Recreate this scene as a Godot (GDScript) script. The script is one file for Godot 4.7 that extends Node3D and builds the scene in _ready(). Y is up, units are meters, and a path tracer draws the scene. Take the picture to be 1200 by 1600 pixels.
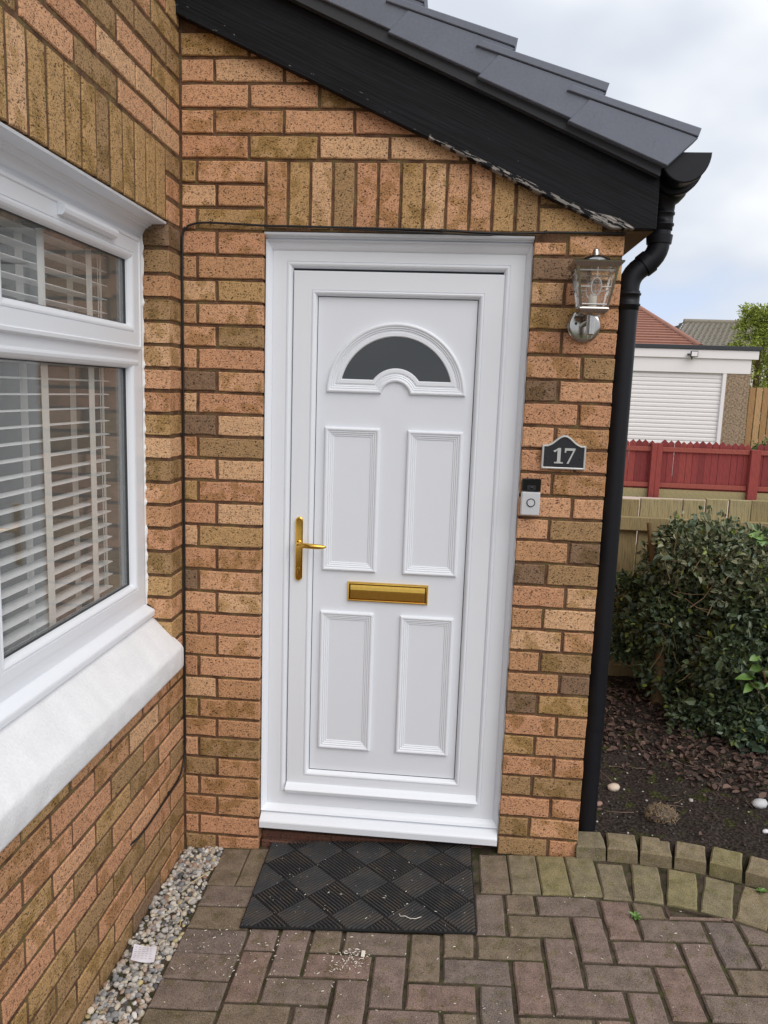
extends Node3D
# A white front door in a brick porch, with a window to the left and gardens to the right.
# World: x along the front wall from the inner corner, y up, z towards the viewer. Front wall face z = 0, side wall face x = 0.

var M := {}
var taken := {}
const SLOPE := 0.0604

func gy(x: float) -> float:
	return -0.007 + SLOPE * clampf(x, -1.0, 3.2)

# ---------------------------------------------------------------- helpers
func numbered(called: String) -> String:
	if not taken.has(called):
		taken[called] = 0
		return called
	taken[called] += 1
	return "%s_%03d" % [called, taken[called]]

func thing(called: String, label: String, category: String, at := Vector3.ZERO, group := "") -> Node3D:
	var o := Node3D.new()
	o.name = numbered(called)
	add_child(o)
	o.position = at
	o.set_meta("label", label)
	o.set_meta("category", category)
	if group != "":
		o.set_meta("group", group)
	return o

func structure(called: String, at := Vector3.ZERO) -> Node3D:
	var o := Node3D.new()
	o.name = numbered(called)
	add_child(o)
	o.position = at
	o.set_meta("kind", "structure")
	return o

func put(parent: Node, called: String, mesh: Mesh, m: Material, at := Vector3.ZERO) -> MeshInstance3D:
	var o := MeshInstance3D.new()
	o.name = called
	o.mesh = mesh
	o.material_override = m
	o.position = at
	parent.add_child(o, true)
	return o

func newst(smooth := false) -> SurfaceTool:
	var st := SurfaceTool.new()
	st.begin(Mesh.PRIMITIVE_TRIANGLES)
	st.set_smooth_group(0 if smooth else -1)
	st.set_meta("smooth", smooth)
	return st

func done(st: SurfaceTool) -> ArrayMesh:
	st.generate_normals()
	return st.commit()

# corners counter-clockwise as seen from outside
func tri(st: SurfaceTool, a: Vector3, b: Vector3, c: Vector3) -> void:
	st.add_vertex(a); st.add_vertex(c); st.add_vertex(b)

func quad(st: SurfaceTool, a: Vector3, b: Vector3, c: Vector3, d: Vector3) -> void:
	tri(st, a, b, c); tri(st, a, c, d)

func add_box(st: SurfaceTool, lo: Vector3, hi: Vector3) -> void:
	var p := []
	for i in 8:
		p.append(Vector3(hi.x if i & 1 else lo.x, hi.y if i & 2 else lo.y, hi.z if i & 4 else lo.z))
	quad(st, p[4], p[5], p[7], p[6]); quad(st, p[1], p[0], p[2], p[3])
	quad(st, p[5], p[1], p[3], p[7]); quad(st, p[0], p[4], p[6], p[2])
	quad(st, p[6], p[7], p[3], p[2]); quad(st, p[0], p[1], p[5], p[4])

func box_mesh(lo: Vector3, hi: Vector3) -> ArrayMesh:
	var st := newst()
	add_box(st, lo, hi)
	return done(st)

# a box with chamfered edges, centre at the middle of lo..hi
func bevel_box(lo: Vector3, hi: Vector3, b: float) -> ArrayMesh:
	var st := newst()
	var c := (lo + hi) * 0.5
	var h := (hi - lo) * 0.5
	b = minf(b, minf(h.x, minf(h.y, h.z)) * 0.9)
	var f := func(ax: int, s: float, u: int, v: int) -> Array:
		var out := []
		for k in [[-1, -1], [1, -1], [1, 1], [-1, 1]]:
			var q := Vector3.ZERO
			q[ax] = s * h[ax]
			q[u] = k[0] * (h[u] - b)
			q[v] = k[1] * (h[v] - b)
			out.append(c + q)
		return out
	for ax in 3:
		for s in [-1.0, 1.0]:
			var u := (ax + 1) % 3
			var v := (ax + 2) % 3
			var q: Array = f.call(ax, s, u, v)
			if s > 0: quad(st, q[0], q[1], q[2], q[3])
			else: quad(st, q[3], q[2], q[1], q[0])
	for ax in 3:
		var u := (ax + 1) % 3
		var v := (ax + 2) % 3
		for su in [-1.0, 1.0]:
			for sv in [-1.0, 1.0]:
				var pu := Vector3.ZERO
				pu[u] = su * h[u]; pu[v] = sv * (h[v] - b)
				var pv := Vector3.ZERO
				pv[u] = su * (h[u] - b); pv[v] = sv * h[v]
				var e := Vector3.ZERO
				e[ax] = h[ax] - b
				_q2(st, c, c + pu - e, c + pu + e, c + pv + e, c + pv - e)
	for sx in [-1.0, 1.0]:
		for sy in [-1.0, 1.0]:
			for sz in [-1.0, 1.0]:
				_t2(st, c, c + Vector3(sx * h.x, sy * (h.y - b), sz * (h.z - b)), c + Vector3(sx * (h.x - b), sy * h.y, sz * (h.z - b)), c + Vector3(sx * (h.x - b), sy * (h.y - b), sz * h.z))
	return done(st)

# triangle and quad turned outward from the point c
func _t2(st: SurfaceTool, c: Vector3, p: Vector3, q: Vector3, r: Vector3) -> void:
	if (q - p).cross(r - p).dot((p + q + r) / 3.0 - c) >= 0.0: tri(st, p, q, r)
	else: tri(st, p, r, q)

func _q2(st: SurfaceTool, c: Vector3, p: Vector3, q: Vector3, r: Vector3, s: Vector3) -> void:
	_t2(st, c, p, q, r); _t2(st, c, p, r, s)

func inset(poly: PackedVector2Array, d: float) -> PackedVector2Array:
	var out := PackedVector2Array()
	var n := poly.size()
	for i in n:
		var a := poly[(i + n - 1) % n]
		var b := poly[i]
		var c := poly[(i + 1) % n]
		var u := (b - a).normalized()
		var v := (c - b).normalized()
		var nu := Vector2(-u.y, u.x)
		var nv := Vector2(-v.y, v.x)
		var m := (nu + nv)
		if m.length() < 0.01: m = nu
		m = m.normalized()
		out.append(b + m * d / maxf(0.35, m.dot(nu)))
	return out

# a slab: counter-clockwise outline in x, y; its front at z = 0 and its back at -depth
func slab(poly: PackedVector2Array, depth: float, bevel: float, bulge := 0.0, back := false) -> ArrayMesh:
	var st := newst()
	add_slab(st, poly, depth, bevel, bulge, back)
	return done(st)

func add_slab(st: SurfaceTool, poly: PackedVector2Array, depth: float, bevel: float, bulge := 0.0, back := false, z0 := 0.0) -> void:
	var p := poly
	if Geometry2D.is_polygon_clockwise(p):
		p = p.duplicate()
		p.reverse()
	var q := inset(p, bevel) if bevel > 0.0 else p
	var idx := Geometry2D.triangulate_polygon(q)
	for i in range(0, idx.size(), 3):
		var a := q[idx[i]]; var b := q[idx[i + 1]]; var c := q[idx[i + 2]]
		var va := Vector3(a.x, a.y, z0); var vb := Vector3(b.x, b.y, z0); var vc := Vector3(c.x, c.y, z0)
		if (b - a).cross(c - a) > 0: tri(st, va, vb, vc)
		else: tri(st, va, vc, vb)
		if back:
			va.z = z0 - depth; vb.z = z0 - depth; vc.z = z0 - depth
			if (b - a).cross(c - a) > 0: tri(st, va, vc, vb)
			else: tri(st, va, vb, vc)
	var n := p.size()
	for i in n:
		var j := (i + 1) % n
		var fi := Vector3(q[i].x, q[i].y, z0); var fj := Vector3(q[j].x, q[j].y, z0)
		var mi := Vector3(p[i].x, p[i].y, z0 - bevel); var mj := Vector3(p[j].x, p[j].y, z0 - bevel)
		var bi := Vector3(p[i].x, p[i].y, z0 - depth); var bj := Vector3(p[j].x, p[j].y, z0 - depth)
		if bevel > 0.0: quad(st, mi, mj, fj, fi)
		quad(st, bi, bj, mj, mi)

# a rectangle with uneven edges, centred
func rough_rect(w: float, h: float, jit: float, rng: RandomNumberGenerator, nl := 4, ns := 2) -> PackedVector2Array:
	var p := PackedVector2Array()
	var cs := [Vector2(-w, -h) * 0.5, Vector2(w, -h) * 0.5, Vector2(w, h) * 0.5, Vector2(-w, h) * 0.5]
	for e in 4:
		var a: Vector2 = cs[e]
		var b: Vector2 = cs[(e + 1) % 4]
		var n := nl if e % 2 == (0 if w >= h else 1) else ns
		for k in n:
			var t := float(k) / n
			p.append(a.lerp(b, t) + Vector2(rng.randf_range(-jit, jit), rng.randf_range(-jit, jit)))
	return p

# a mitred frame: profile points are (inset from the rectangle, height z)
func add_ring(st: SurfaceTool, x0: float, y0: float, x1: float, y1: float, profile: Array) -> void:
	for k in profile.size() - 1:
		var a: Vector2 = profile[k]
		var b: Vector2 = profile[k + 1]
		var pa := [Vector3(x0 + a.x, y0 + a.x, a.y), Vector3(x1 - a.x, y0 + a.x, a.y), Vector3(x1 - a.x, y1 - a.x, a.y), Vector3(x0 + a.x, y1 - a.x, a.y)]
		var pb := [Vector3(x0 + b.x, y0 + b.x, b.y), Vector3(x1 - b.x, y0 + b.x, b.y), Vector3(x1 - b.x, y1 - b.x, b.y), Vector3(x0 + b.x, y1 - b.x, b.y)]
		for i in 4:
			var j := (i + 1) % 4
			quad(st, pa[i], pa[j], pb[j], pb[i])

func ring(x0: float, y0: float, x1: float, y1: float, profile: Array) -> ArrayMesh:
	var st := newst()
	add_ring(st, x0, y0, x1, y1, profile)
	return done(st)

# the same round any closed counter-clockwise outline
func outline_ring(poly: PackedVector2Array, profile: Array) -> ArrayMesh:
	var st := newst()
	for k in profile.size() - 1:
		var qa := inset(poly, profile[k].x)
		var qb := inset(poly, profile[k + 1].x)
		for i in poly.size():
			var j := (i + 1) % poly.size()
			quad(st, Vector3(qa[i].x, qa[i].y, profile[k].y), Vector3(qa[j].x, qa[j].y, profile[k].y), Vector3(qb[j].x, qb[j].y, profile[k + 1].y), Vector3(qb[i].x, qb[i].y, profile[k + 1].y))
	return done(st)

func add_tube(st: SurfaceTool, pts: Array, radii: Array, n := 12, caps := true) -> void:
	var rings := []
	var up := Vector3.UP
	for i in pts.size():
		var d: Vector3
		if i == 0: d = pts[1] - pts[0]
		elif i == pts.size() - 1: d = pts[i] - pts[i - 1]
		else: d = (pts[i + 1] - pts[i]).normalized() + (pts[i] - pts[i - 1]).normalized()
		d = d.normalized()
		if absf(d.dot(up)) > 0.98: up = Vector3.RIGHT if absf(d.x) < 0.9 else Vector3.BACK
		var s := d.cross(up).normalized()
		up = s.cross(d).normalized()
		var r := []
		for k in n:
			var a := TAU * k / n
			r.append(pts[i] + (s * cos(a) + up * sin(a)) * radii[min(i, radii.size() - 1)])
		rings.append(r)
	for i in rings.size() - 1:
		for k in n:
			var j := (k + 1) % n
			quad(st, rings[i][k], rings[i + 1][k], rings[i + 1][j], rings[i][j])
	if caps:
		st.set_smooth_group(-1)
		for k in n:
			var j := (k + 1) % n
			tri(st, pts[0], rings[0][k], rings[0][j])
			tri(st, pts[-1], rings[-1][j], rings[-1][k])
		if st.get_meta("smooth", false): st.set_smooth_group(0)

func tube(pts: Array, radii: Array, n := 12) -> ArrayMesh:
	var st := newst(true)
	add_tube(st, pts, radii, n)
	return done(st)

# a lathe about y
func lathe(prof: Array, n := 24, smooth := true) -> ArrayMesh:
	var st := newst(smooth)
	for i in prof.size() - 1:
		for k in n:
			var a := TAU * k / n
			var b := TAU * (k + 1) / n
			var p: Vector2 = prof[i]
			var q: Vector2 = prof[i + 1]
			quad(st, Vector3(p.x * cos(b), p.y, p.x * sin(b)), Vector3(p.x * cos(a), p.y, p.x * sin(a)), Vector3(q.x * cos(a), q.y, q.x * sin(a)), Vector3(q.x * cos(b), q.y, q.x * sin(b)))
	return done(st)

func pv(a: Array) -> PackedVector2Array:
	var p := PackedVector2Array()
	for i in range(0, a.size(), 2): p.append(Vector2(a[i], a[i + 1]))
	return p

# ---------------------------------------------------------------- textures and materials
func noise(freq: float, sd: int, oct := 4, kind := FastNoiseLite.TYPE_SIMPLEX_SMOOTH) -> FastNoiseLite:
	var f := FastNoiseLite.new()
	f.noise_type = kind
	f.seed = sd
	f.frequency = freq
	f.fractal_octaves = oct
	return f

func noise_bytes(size: int, freq: float, sd: int, oct := 4, kind := FastNoiseLite.TYPE_SIMPLEX_SMOOTH) -> PackedByteArray:
	var im := noise(freq, sd, oct, kind).get_seamless_image(size, size)
	im.convert(Image.FORMAT_L8)
	return im.get_data()

func tex(im: Image) -> ImageTexture:
	im.generate_mipmaps()
	return ImageTexture.create_from_image(im)

func stamp(buf: PackedFloat32Array, size: int, count: int, rmin: float, rmax: float, value: float, strength: float, rng: RandomNumberGenerator, stretch := 1.0) -> PackedFloat32Array:
	for i in count:
		var cx := rng.randf() * size
		var cy := rng.randf() * size
		var r := lerpf(rmin, rmax, pow(rng.randf(), 2.5))
		var k := strength * rng.randf_range(0.5, 1.0)
		var rx := r * rng.randf_range(0.7, 1.0 + stretch * 0.6)
		var ry := r * rng.randf_range(0.7, 1.3)
		for y in range(int(floor(cy - ry)), int(ceil(cy + ry)) + 1):
			for x in range(int(floor(cx - rx)), int(ceil(cx + rx)) + 1):
				var d := pow((x - cx) / rx, 2.0) + pow((y - cy) / ry, 2.0)
				if d < 1.2:
					var at := posmod(y, size) * size + posmod(x, size)
					buf[at] = lerpf(buf[at], value, k * clampf(1.6 - d * 1.2, 0.0, 1.0))
	return buf

# value buffer (about 1 = plain) and a share buffer that leads from colour a to colour b
func tone_tex(size: int, buf: PackedFloat32Array, share: PackedByteArray, a: Color, b: Color, lo := 0.45, hi := 0.62) -> ImageTexture:
	var out := PackedByteArray()
	out.resize(size * size * 3)
	var has := share.size() > 0
	for i in size * size:
		var c := a
		if has: c = a.lerp(b, smoothstep(lo, hi, share[i] / 255.0))
		var v := buf[i] * 255.0
		out[i * 3] = int(clampf(c.r * v, 0, 255))
		out[i * 3 + 1] = int(clampf(c.g * v, 0, 255))
		out[i * 3 + 2] = int(clampf(c.b * v, 0, 255))
	return tex(Image.create_from_data(size, size, false, Image.FORMAT_RGB8, out))

func gray_tex(size: int, buf: PackedFloat32Array) -> ImageTexture:
	var out := PackedByteArray()
	out.resize(size * size)
	for i in size * size: out[i] = int(clampf(buf[i] * 200.0, 0, 255))
	return tex(Image.create_from_data(size, size, false, Image.FORMAT_L8, out))

func plain(c: Color, rough := 0.6, metal := 0.0, spec := 0.5) -> StandardMaterial3D:
	var m := StandardMaterial3D.new()
	m.albedo_color = c
	m.roughness = rough
	m.metallic = metal
	m.metallic_specular = spec
	return m

func triplanar(m: StandardMaterial3D, t: Texture2D, metres: float, height: Texture2D = null, cm := 0.0) -> StandardMaterial3D:
	m.albedo_texture = t
	m.uv1_triplanar = true
	m.uv1_world_triplanar = true
	m.uv1_scale = Vector3.ONE / metres
	if height:
		m.heightmap_enabled = true
		m.heightmap_texture = height
		m.heightmap_scale = cm
	return m

func c8(r: int, g: int, b: int) -> Color:
	return Color(r / 255.0, g / 255.0, b / 255.0)

func make_materials() -> void:
	var rng := RandomNumberGenerator.new()
	rng.seed = 11
	# wire-cut brick: speckled with dark grains and pits
	var S := 1024
	var fine := noise_bytes(S, 0.09, 1, 3)
	var broad := noise_bytes(S, 0.006, 2, 3)
	var drag := noise_bytes(S, 0.028, 3, 4)
	var buf := PackedFloat32Array()
	buf.resize(S * S)
	for i in S * S:
		buf[i] = 0.87 + 0.22 * (fine[i] / 255.0) + 0.14 * (drag[i] / 255.0 - 0.5) + 0.10 * (broad[i] / 255.0 - 0.5)
	buf = stamp(buf, S, 34000, 0.7, 1.8, 0.42, 0.8, rng, 2.0)
	buf = stamp(buf, S, 7000, 1.0, 2.9, 0.28, 0.85, rng, 2.5)
	buf = stamp(buf, S, 900, 1.6, 4.2, 0.26, 0.8, rng, 1.5)
	buf = stamp(buf, S, 4000, 0.7, 1.8, 1.3, 0.6, rng)
	var none := PackedByteArray()
	var warm := tone_tex(S, buf, none, Color.WHITE, Color.WHITE)
	var mixed := tone_tex(S, buf, noise_bytes(S, 0.0075, 7, 2), Color(1, 1, 1), Color(0.86, 0.855, 0.785), 0.42, 0.64)
	var relief := gray_tex(S, buf)
	var tones := [c8(220, 169, 130), c8(210, 157, 120), c8(196, 158, 110), c8(176, 142, 102), c8(146, 118, 94), c8(224, 180, 139), c8(202, 154, 114)]
	M.brick = []
	for k in tones.size():
		for t in [warm, mixed]:
			M.brick.append(triplanar(plain(tones[k], 0.92, 0.0, 0.35), t, 0.66, relief, 0.13))
	# mortar
	var S2 := 512
	var mg := noise_bytes(S2, 0.11, 21, 3)
	var mb := noise_bytes(S2, 0.012, 22, 3)
	var b2 := PackedFloat32Array()
	b2.resize(S2 * S2)
	for i in S2 * S2: b2[i] = 0.68 + 0.5 * (mg[i] / 255.0) * 0.6 + 0.5 * (mb[i] / 255.0 - 0.4)
	b2 = stamp(b2, S2, 1500, 0.7, 1.8, 0.4, 0.7, rng)
	b2 = stamp(b2, S2, 260, 0.6, 1.6, 1.6, 0.7, rng)
	var mortar_t := tone_tex(S2, b2, mb, c8(128, 98, 78), c8(112, 96, 68), 0.5, 0.7)
	M.mortar = triplanar(plain(Color.WHITE, 0.97, 0.0, 0.2), mortar_t, 0.4, gray_tex(S2, b2), 0.2)
	# concrete block paving: pale and dark sand grains
	var pg := noise_bytes(S, 0.16, 31, 2)
	var pb := noise_bytes(S, 0.008, 32, 3)
	var b3 := PackedFloat32Array()
	b3.resize(S * S)
	for i in S * S: b3[i] = 0.74 + 0.42 * (pg[i] / 255.0 - 0.2) + 0.26 * (pb[i] / 255.0 - 0.5)
	b3 = stamp(b3, S, 30000, 0.7, 1.9, 0.45, 0.75, rng)
	b3 = stamp(b3, S, 9000, 1.1, 2.8, 0.42, 0.7, rng)
	b3 = stamp(b3, S, 20000, 0.7, 1.8, 1.6, 0.75, rng)
	b3 = stamp(b3, S, 4200, 1.1, 2.8, 1.7, 0.8, rng)
	var paver_r := gray_tex(S, b3)
	var green := noise_bytes(S, 0.011, 33, 4)
	var pav := tone_tex(S, b3, green, Color(1, 1, 1), Color(0.90, 0.92, 0.82), 0.56, 0.78)
	M.paver = []
	for c in [c8(150, 131, 121), c8(152, 129, 118), c8(144, 128, 117), c8(145, 129, 112), c8(140, 126, 118), c8(142, 127, 108)]:
		M.paver.append(triplanar(plain(c, 0.93, 0.0, 0.3), pav, 0.6, paver_r, 0.12))
	M.kerb = []
	for c in [c8(156, 145, 116), c8(162, 147, 120), c8(152, 140, 116), c8(160, 149, 112)]:
		M.kerb.append(triplanar(plain(c, 0.94, 0.0, 0.3), pav, 0.5, paver_r, 0.14))
	M.joint = triplanar(plain(Color.WHITE, 1.0, 0.0, 0.2), tone_tex(S2, b2, noise_bytes(S2, 0.02, 41, 3), c8(92, 82, 70), c8(76, 78, 50), 0.54, 0.7), 0.5, gray_tex(S2, b2), 0.4)
	M.driveway = triplanar(plain(c8(132, 112, 100), 0.95), pav, 0.9)
	M.threshold = triplanar(plain(c8(112, 76, 62), 0.9), warm, 0.6, relief, 0.1)
	# soil, with mossy patches
	var sg := noise_bytes(S, 0.05, 51, 5)
	var b4 := PackedFloat32Array()
	b4.resize(S * S)
	for i in S * S: b4[i] = 0.45 + 1.0 * (sg[i] / 255.0)
	b4 = stamp(b4, S, 6000, 0.8, 2.5, 0.4, 0.7, rng)
	b4 = stamp(b4, S, 2600, 0.7, 2.0, 2.4, 0.7, rng)
	M.soil = triplanar(plain(Color.WHITE, 1.0, 0.0, 0.2), tone_tex(S, b4, noise_bytes(S, 0.007, 52, 4), c8(62, 55, 51), c8(68, 70, 42), 0.66, 0.8), 0.9, gray_tex(S, b4), 0.8)
	M.grass = triplanar(plain(Color.WHITE, 1.0), tone_tex(S2, b2, mb, c8(92, 104, 58), c8(116, 112, 74)), 1.7)
	# painted plaster sill: brush marks and small knocks
	var b5 := PackedFloat32Array()
	b5.resize(S2 * S2)
	for i in S2 * S2: b5[i] = 0.93 + 0.07 * (mg[i] / 255.0) + 0.05 * (mb[i] / 255.0 - 0.5)
	b5 = stamp(b5, S2, 90, 0.6, 1.6, 0.7, 0.6, rng, 4.0)
	M.sill = triplanar(plain(c8(238, 239, 241), 0.6), tone_tex(S2, b5, none, Color.WHITE, Color.WHITE), 0.5, gray_tex(S2, b2), 0.25)
	# timber: stretched grain
	var wood := Image.create_from_data(S2, S2, false, Image.FORMAT_L8, noise_bytes(S2, 0.03, 61, 5))
	wood.resize(S2, 2048, Image.INTERPOLATE_BILINEAR)
	var wd := wood.get_data()
	var b6 := PackedFloat32Array()
	b6.resize(S2 * S2)
	for y in S2:
		for x in S2: b6[y * S2 + x] = 0.72 + 0.5 * (wd[y * S2 + posmod(x * 5, S2)] / 255.0) + 0.15 * (mg[y * S2 + x] / 255.0 - 0.5)
	var grain := tone_tex(S2, b6, none, Color.WHITE, Color.WHITE)
	var grain_r := gray_tex(S2, b6)
	M.timber = []
	for c in [c8(164, 150, 110), c8(156, 139, 100), c8(172, 158, 118)]: M.timber.append(triplanar(plain(c, 0.85), grain, 0.5, grain_r, 0.1))
	M.red_timber = []
	for c in [c8(132, 50, 48), c8(124, 46, 44), c8(140, 58, 52), c8(116, 42, 40)]: M.red_timber.append(triplanar(plain(c, 0.75), grain, 0.8))
	M.rail_timber = triplanar(plain(c8(148, 74, 62), 0.8), grain, 0.7)
	M.tan_timber = []
	for c in [c8(190, 150, 106), c8(178, 138, 96), c8(198, 160, 116)]: M.tan_timber.append(triplanar(plain(c, 0.85), grain, 0.9))
	M.bark = triplanar(plain(c8(120, 98, 66), 0.95), grain, 0.22, grain_r, 0.3)
	M.twig = plain(c8(104, 88, 62), 0.9)
	# plastics, metals, glass
	M.upvc = plain(c8(233, 237, 243), 0.32)
	M.upvc_satin = plain(c8(230, 234, 241), 0.42)
	M.gasket = plain(c8(52, 54, 58), 0.7)
	M.sealant = plain(c8(238, 238, 238), 0.55)
	M.black_plastic = triplanar(plain(c8(24, 25, 31), 0.45, 0.0, 0.38), tone_tex(S2, b5, none, Color.WHITE, Color.WHITE), 0.35)
	M.cable = plain(c8(24, 23, 24), 0.5)
	M.cap = triplanar(plain(c8(112, 118, 132), 0.5), tone_tex(S2, b5, none, Color.WHITE, Color.WHITE), 0.7)
	M.tile = plain(c8(62, 64, 70), 0.75)
	M.brass = triplanar(plain(c8(236, 190, 92), 0.13, 1.0), tone_tex(S2, b5, none, Color.WHITE, Color.WHITE), 0.12)
	M.brass_dark = plain(c8(96, 70, 34), 0.4, 1.0)
	M.steel = triplanar(plain(c8(186, 182, 177), 0.14, 1.0), tone_tex(S2, b5, none, Color.WHITE, Color.WHITE), 0.1)
	M.silver = plain(c8(206, 206, 204), 0.42, 0.55)
	M.plate_black = plain(c8(30, 31, 38), 0.55)
	M.bell_black = plain(c8(14, 14, 20), 0.14)
	M.bell_silver = plain(c8(214, 216, 220), 0.36, 0.25)
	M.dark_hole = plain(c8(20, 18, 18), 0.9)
	M.rubber_base = plain(c8(20, 20, 21), 0.9)  # darker than the ribs: the shade between them is put into the colour
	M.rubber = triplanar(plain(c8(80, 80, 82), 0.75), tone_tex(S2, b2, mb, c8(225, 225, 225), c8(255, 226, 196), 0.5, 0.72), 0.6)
	M.blind = plain(c8(240, 241, 241), 0.5)
	M.tape = plain(c8(222, 222, 216), 0.9)
	M.room = plain(c8(120, 116, 110), 0.9)
	var g := plain(Color(0.9, 0.93, 0.92, 0.06), 0.0)
	g.transparency = BaseMaterial3D.TRANSPARENCY_ALPHA
	M.glass = g
	var lg := plain(Color(0.92, 0.93, 0.93, 0.03), 0.0)
	lg.transparency = BaseMaterial3D.TRANSPARENCY_ALPHA
	M.lamp_glass = lg
	M.dark_glass = plain(c8(66, 69, 71), 0.06, 0.0, 0.5)
	M.white_paint = plain(c8(236, 230, 230), 0.6)
	M.roughcast = triplanar(plain(c8(172, 148, 124), 1.0), tone_tex(S2, b2, none, Color.WHITE, Color.WHITE), 0.33, gray_tex(S2, b2), 0.8)
	M.felt = plain(c8(58, 60, 64), 0.8)
	M.red_tile = triplanar(plain(c8(160, 116, 100), 0.9), tone_tex(S2, b2, none, Color(1.3, 1.3, 1.3), Color.WHITE), 2.0)
	M.grey_tile = triplanar(plain(c8(134, 127, 114), 0.95), tone_tex(S2, b2, none, Color(1.3, 1.3, 1.3), Color.WHITE), 2.4)
	M.render = plain(c8(214, 206, 192), 0.9)
	M.leaf = leafy(0.45, Color(0.10, 0.16, 0.04))
	M.big_leaf = leafy(0.3, Color(0.12, 0.2, 0.03))
	M.conifer = leafy(0.7, Color(0.16, 0.2, 0.03))
	M.dead_leaf = leafy(0.85, Color(0.04, 0.02, 0.01))
	M.pebble = plain(Color.WHITE, 0.75)
	M.pebble.vertex_color_use_as_albedo = true
	M.paper = plain(c8(226, 224, 232), 0.8)
	M.print = plain(c8(150, 146, 156), 0.8)
	M.straw = plain(c8(196, 180, 140), 0.9)
	M.chip = plain(c8(226, 220, 206), 0.85)

func leafy(rough: float, through: Color) -> StandardMaterial3D:
	var m := plain(Color.WHITE, rough)
	m.vertex_color_use_as_albedo = true
	m.cull_mode = BaseMaterial3D.CULL_DISABLED
	m.backlight_enabled = true
	m.backlight = through
	return m

func brick_mat(tone: int, mixed: bool) -> Material:
	return M.brick[tone * 2 + (1 if mixed else 0)]

# ---------------------------------------------------------------- brick walls
const COURSES := [-0.031, 0.044, 0.119, 0.194, 0.269, 0.342, 0.418, 0.489, 0.564, 0.641, 0.720, 0.798, 0.874, 0.952, 1.029, 1.108, 1.186, 1.264, 1.339, 1.413, 1.487, 1.561, 1.633, 1.705, 1.778, 1.850, 1.922, 1.995, 2.071, 2.148, 2.219, 2.291, 2.364, 2.439, 2.515, 2.590, 2.664, 2.739, 2.814, 2.889, 2.964, 3.039, 3.114, 3.189, 3.264]
const RIGHT_COURSES := [2.156, 2.087, 2.013, 1.938, 1.863, 1.786, 1.709, 1.637, 1.561, 1.488, 1.411, 1.335, 1.260, 1.186, 1.110, 1.034, 0.958, 0.882, 0.806, 0.731, 0.656, 0.581, 0.505, 0.431, 0.357, 0.281, 0.204, 0.128, 0.053]
const J := 0.0105
var brick_cache := {}

func brick_mesh(w: float, h: float, depth: float, rng: RandomNumberGenerator) -> ArrayMesh:
	var key := "%d %d %d %d" % [roundi(w * 500), roundi(h * 500), roundi(depth * 500), rng.randi() % 4]
	if not brick_cache.has(key):
		var nl := 4 if maxf(w, h) > 0.15 else 3
		brick_cache[key] = slab(rough_rect(w, h, 0.0014, rng, nl, 2), depth, 0.0028)
	return brick_cache[key]

func pick(rng: RandomNumberGenerator, weights: Array) -> int:
	var t := 0.0
	for w in weights: t += w
	var r := rng.randf() * t
	for k in weights.size():
		r -= weights[k]
		if r <= 0.0: return k
	return 0

# a brick between two corners of the wall's own x, y
func brick(parent: Node, x0: float, x1: float, y0: float, y1: float, rng: RandomNumberGenerator, weights: Array, tone := -1, depth := 0.1) -> void:
	var w := x1 - x0
	var h := y1 - y0
	if w < 0.012 or h < 0.012: return
	var t := tone if tone >= 0 else pick(rng, weights)
	var o := put(parent, "brick", brick_mesh(w, h, depth, rng), brick_mat(t, rng.randf() < 0.55), Vector3((x0 + x1) * 0.5, (y0 + y1) * 0.5, rng.randf_range(-0.0016, 0.0016)))
	o.rotation = Vector3(rng.randf_range(-0.004, 0.004), rng.randf_range(-0.004, 0.004), rng.randf_range(-0.004, 0.004))

const UPPER := [4.0, 1.8, 1.6, 0.9, 0.2, 4.0, 1.0]
const PIER := [3.6, 3.2, 0.7, 0.8, 0.12, 1.6, 2.4]
const LOWER := [1.2, 2.6, 0.6, 1.4, 0.25, 0.3, 3.2]
const SOLDIER := [2.4, 1.4, 1.8, 1.2, 0.1, 2.2, 0.8]
const OLIVE := [0.2, 0.05, 3.4, 2.4, 0.12, 0.6, 0.2]
const SIDE_UP := [3.2, 1.2, 2.2, 0.9, 0.1, 2.2, 0.4]
const SIDE_FOOT := [0.2, 0.8, 1.0, 2.6, 0.5, 0.0, 1.8]
const SIDE_LOW := [0.6, 1.8, 1.2, 1.8, 0.15, 0.2, 3.0]

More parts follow.
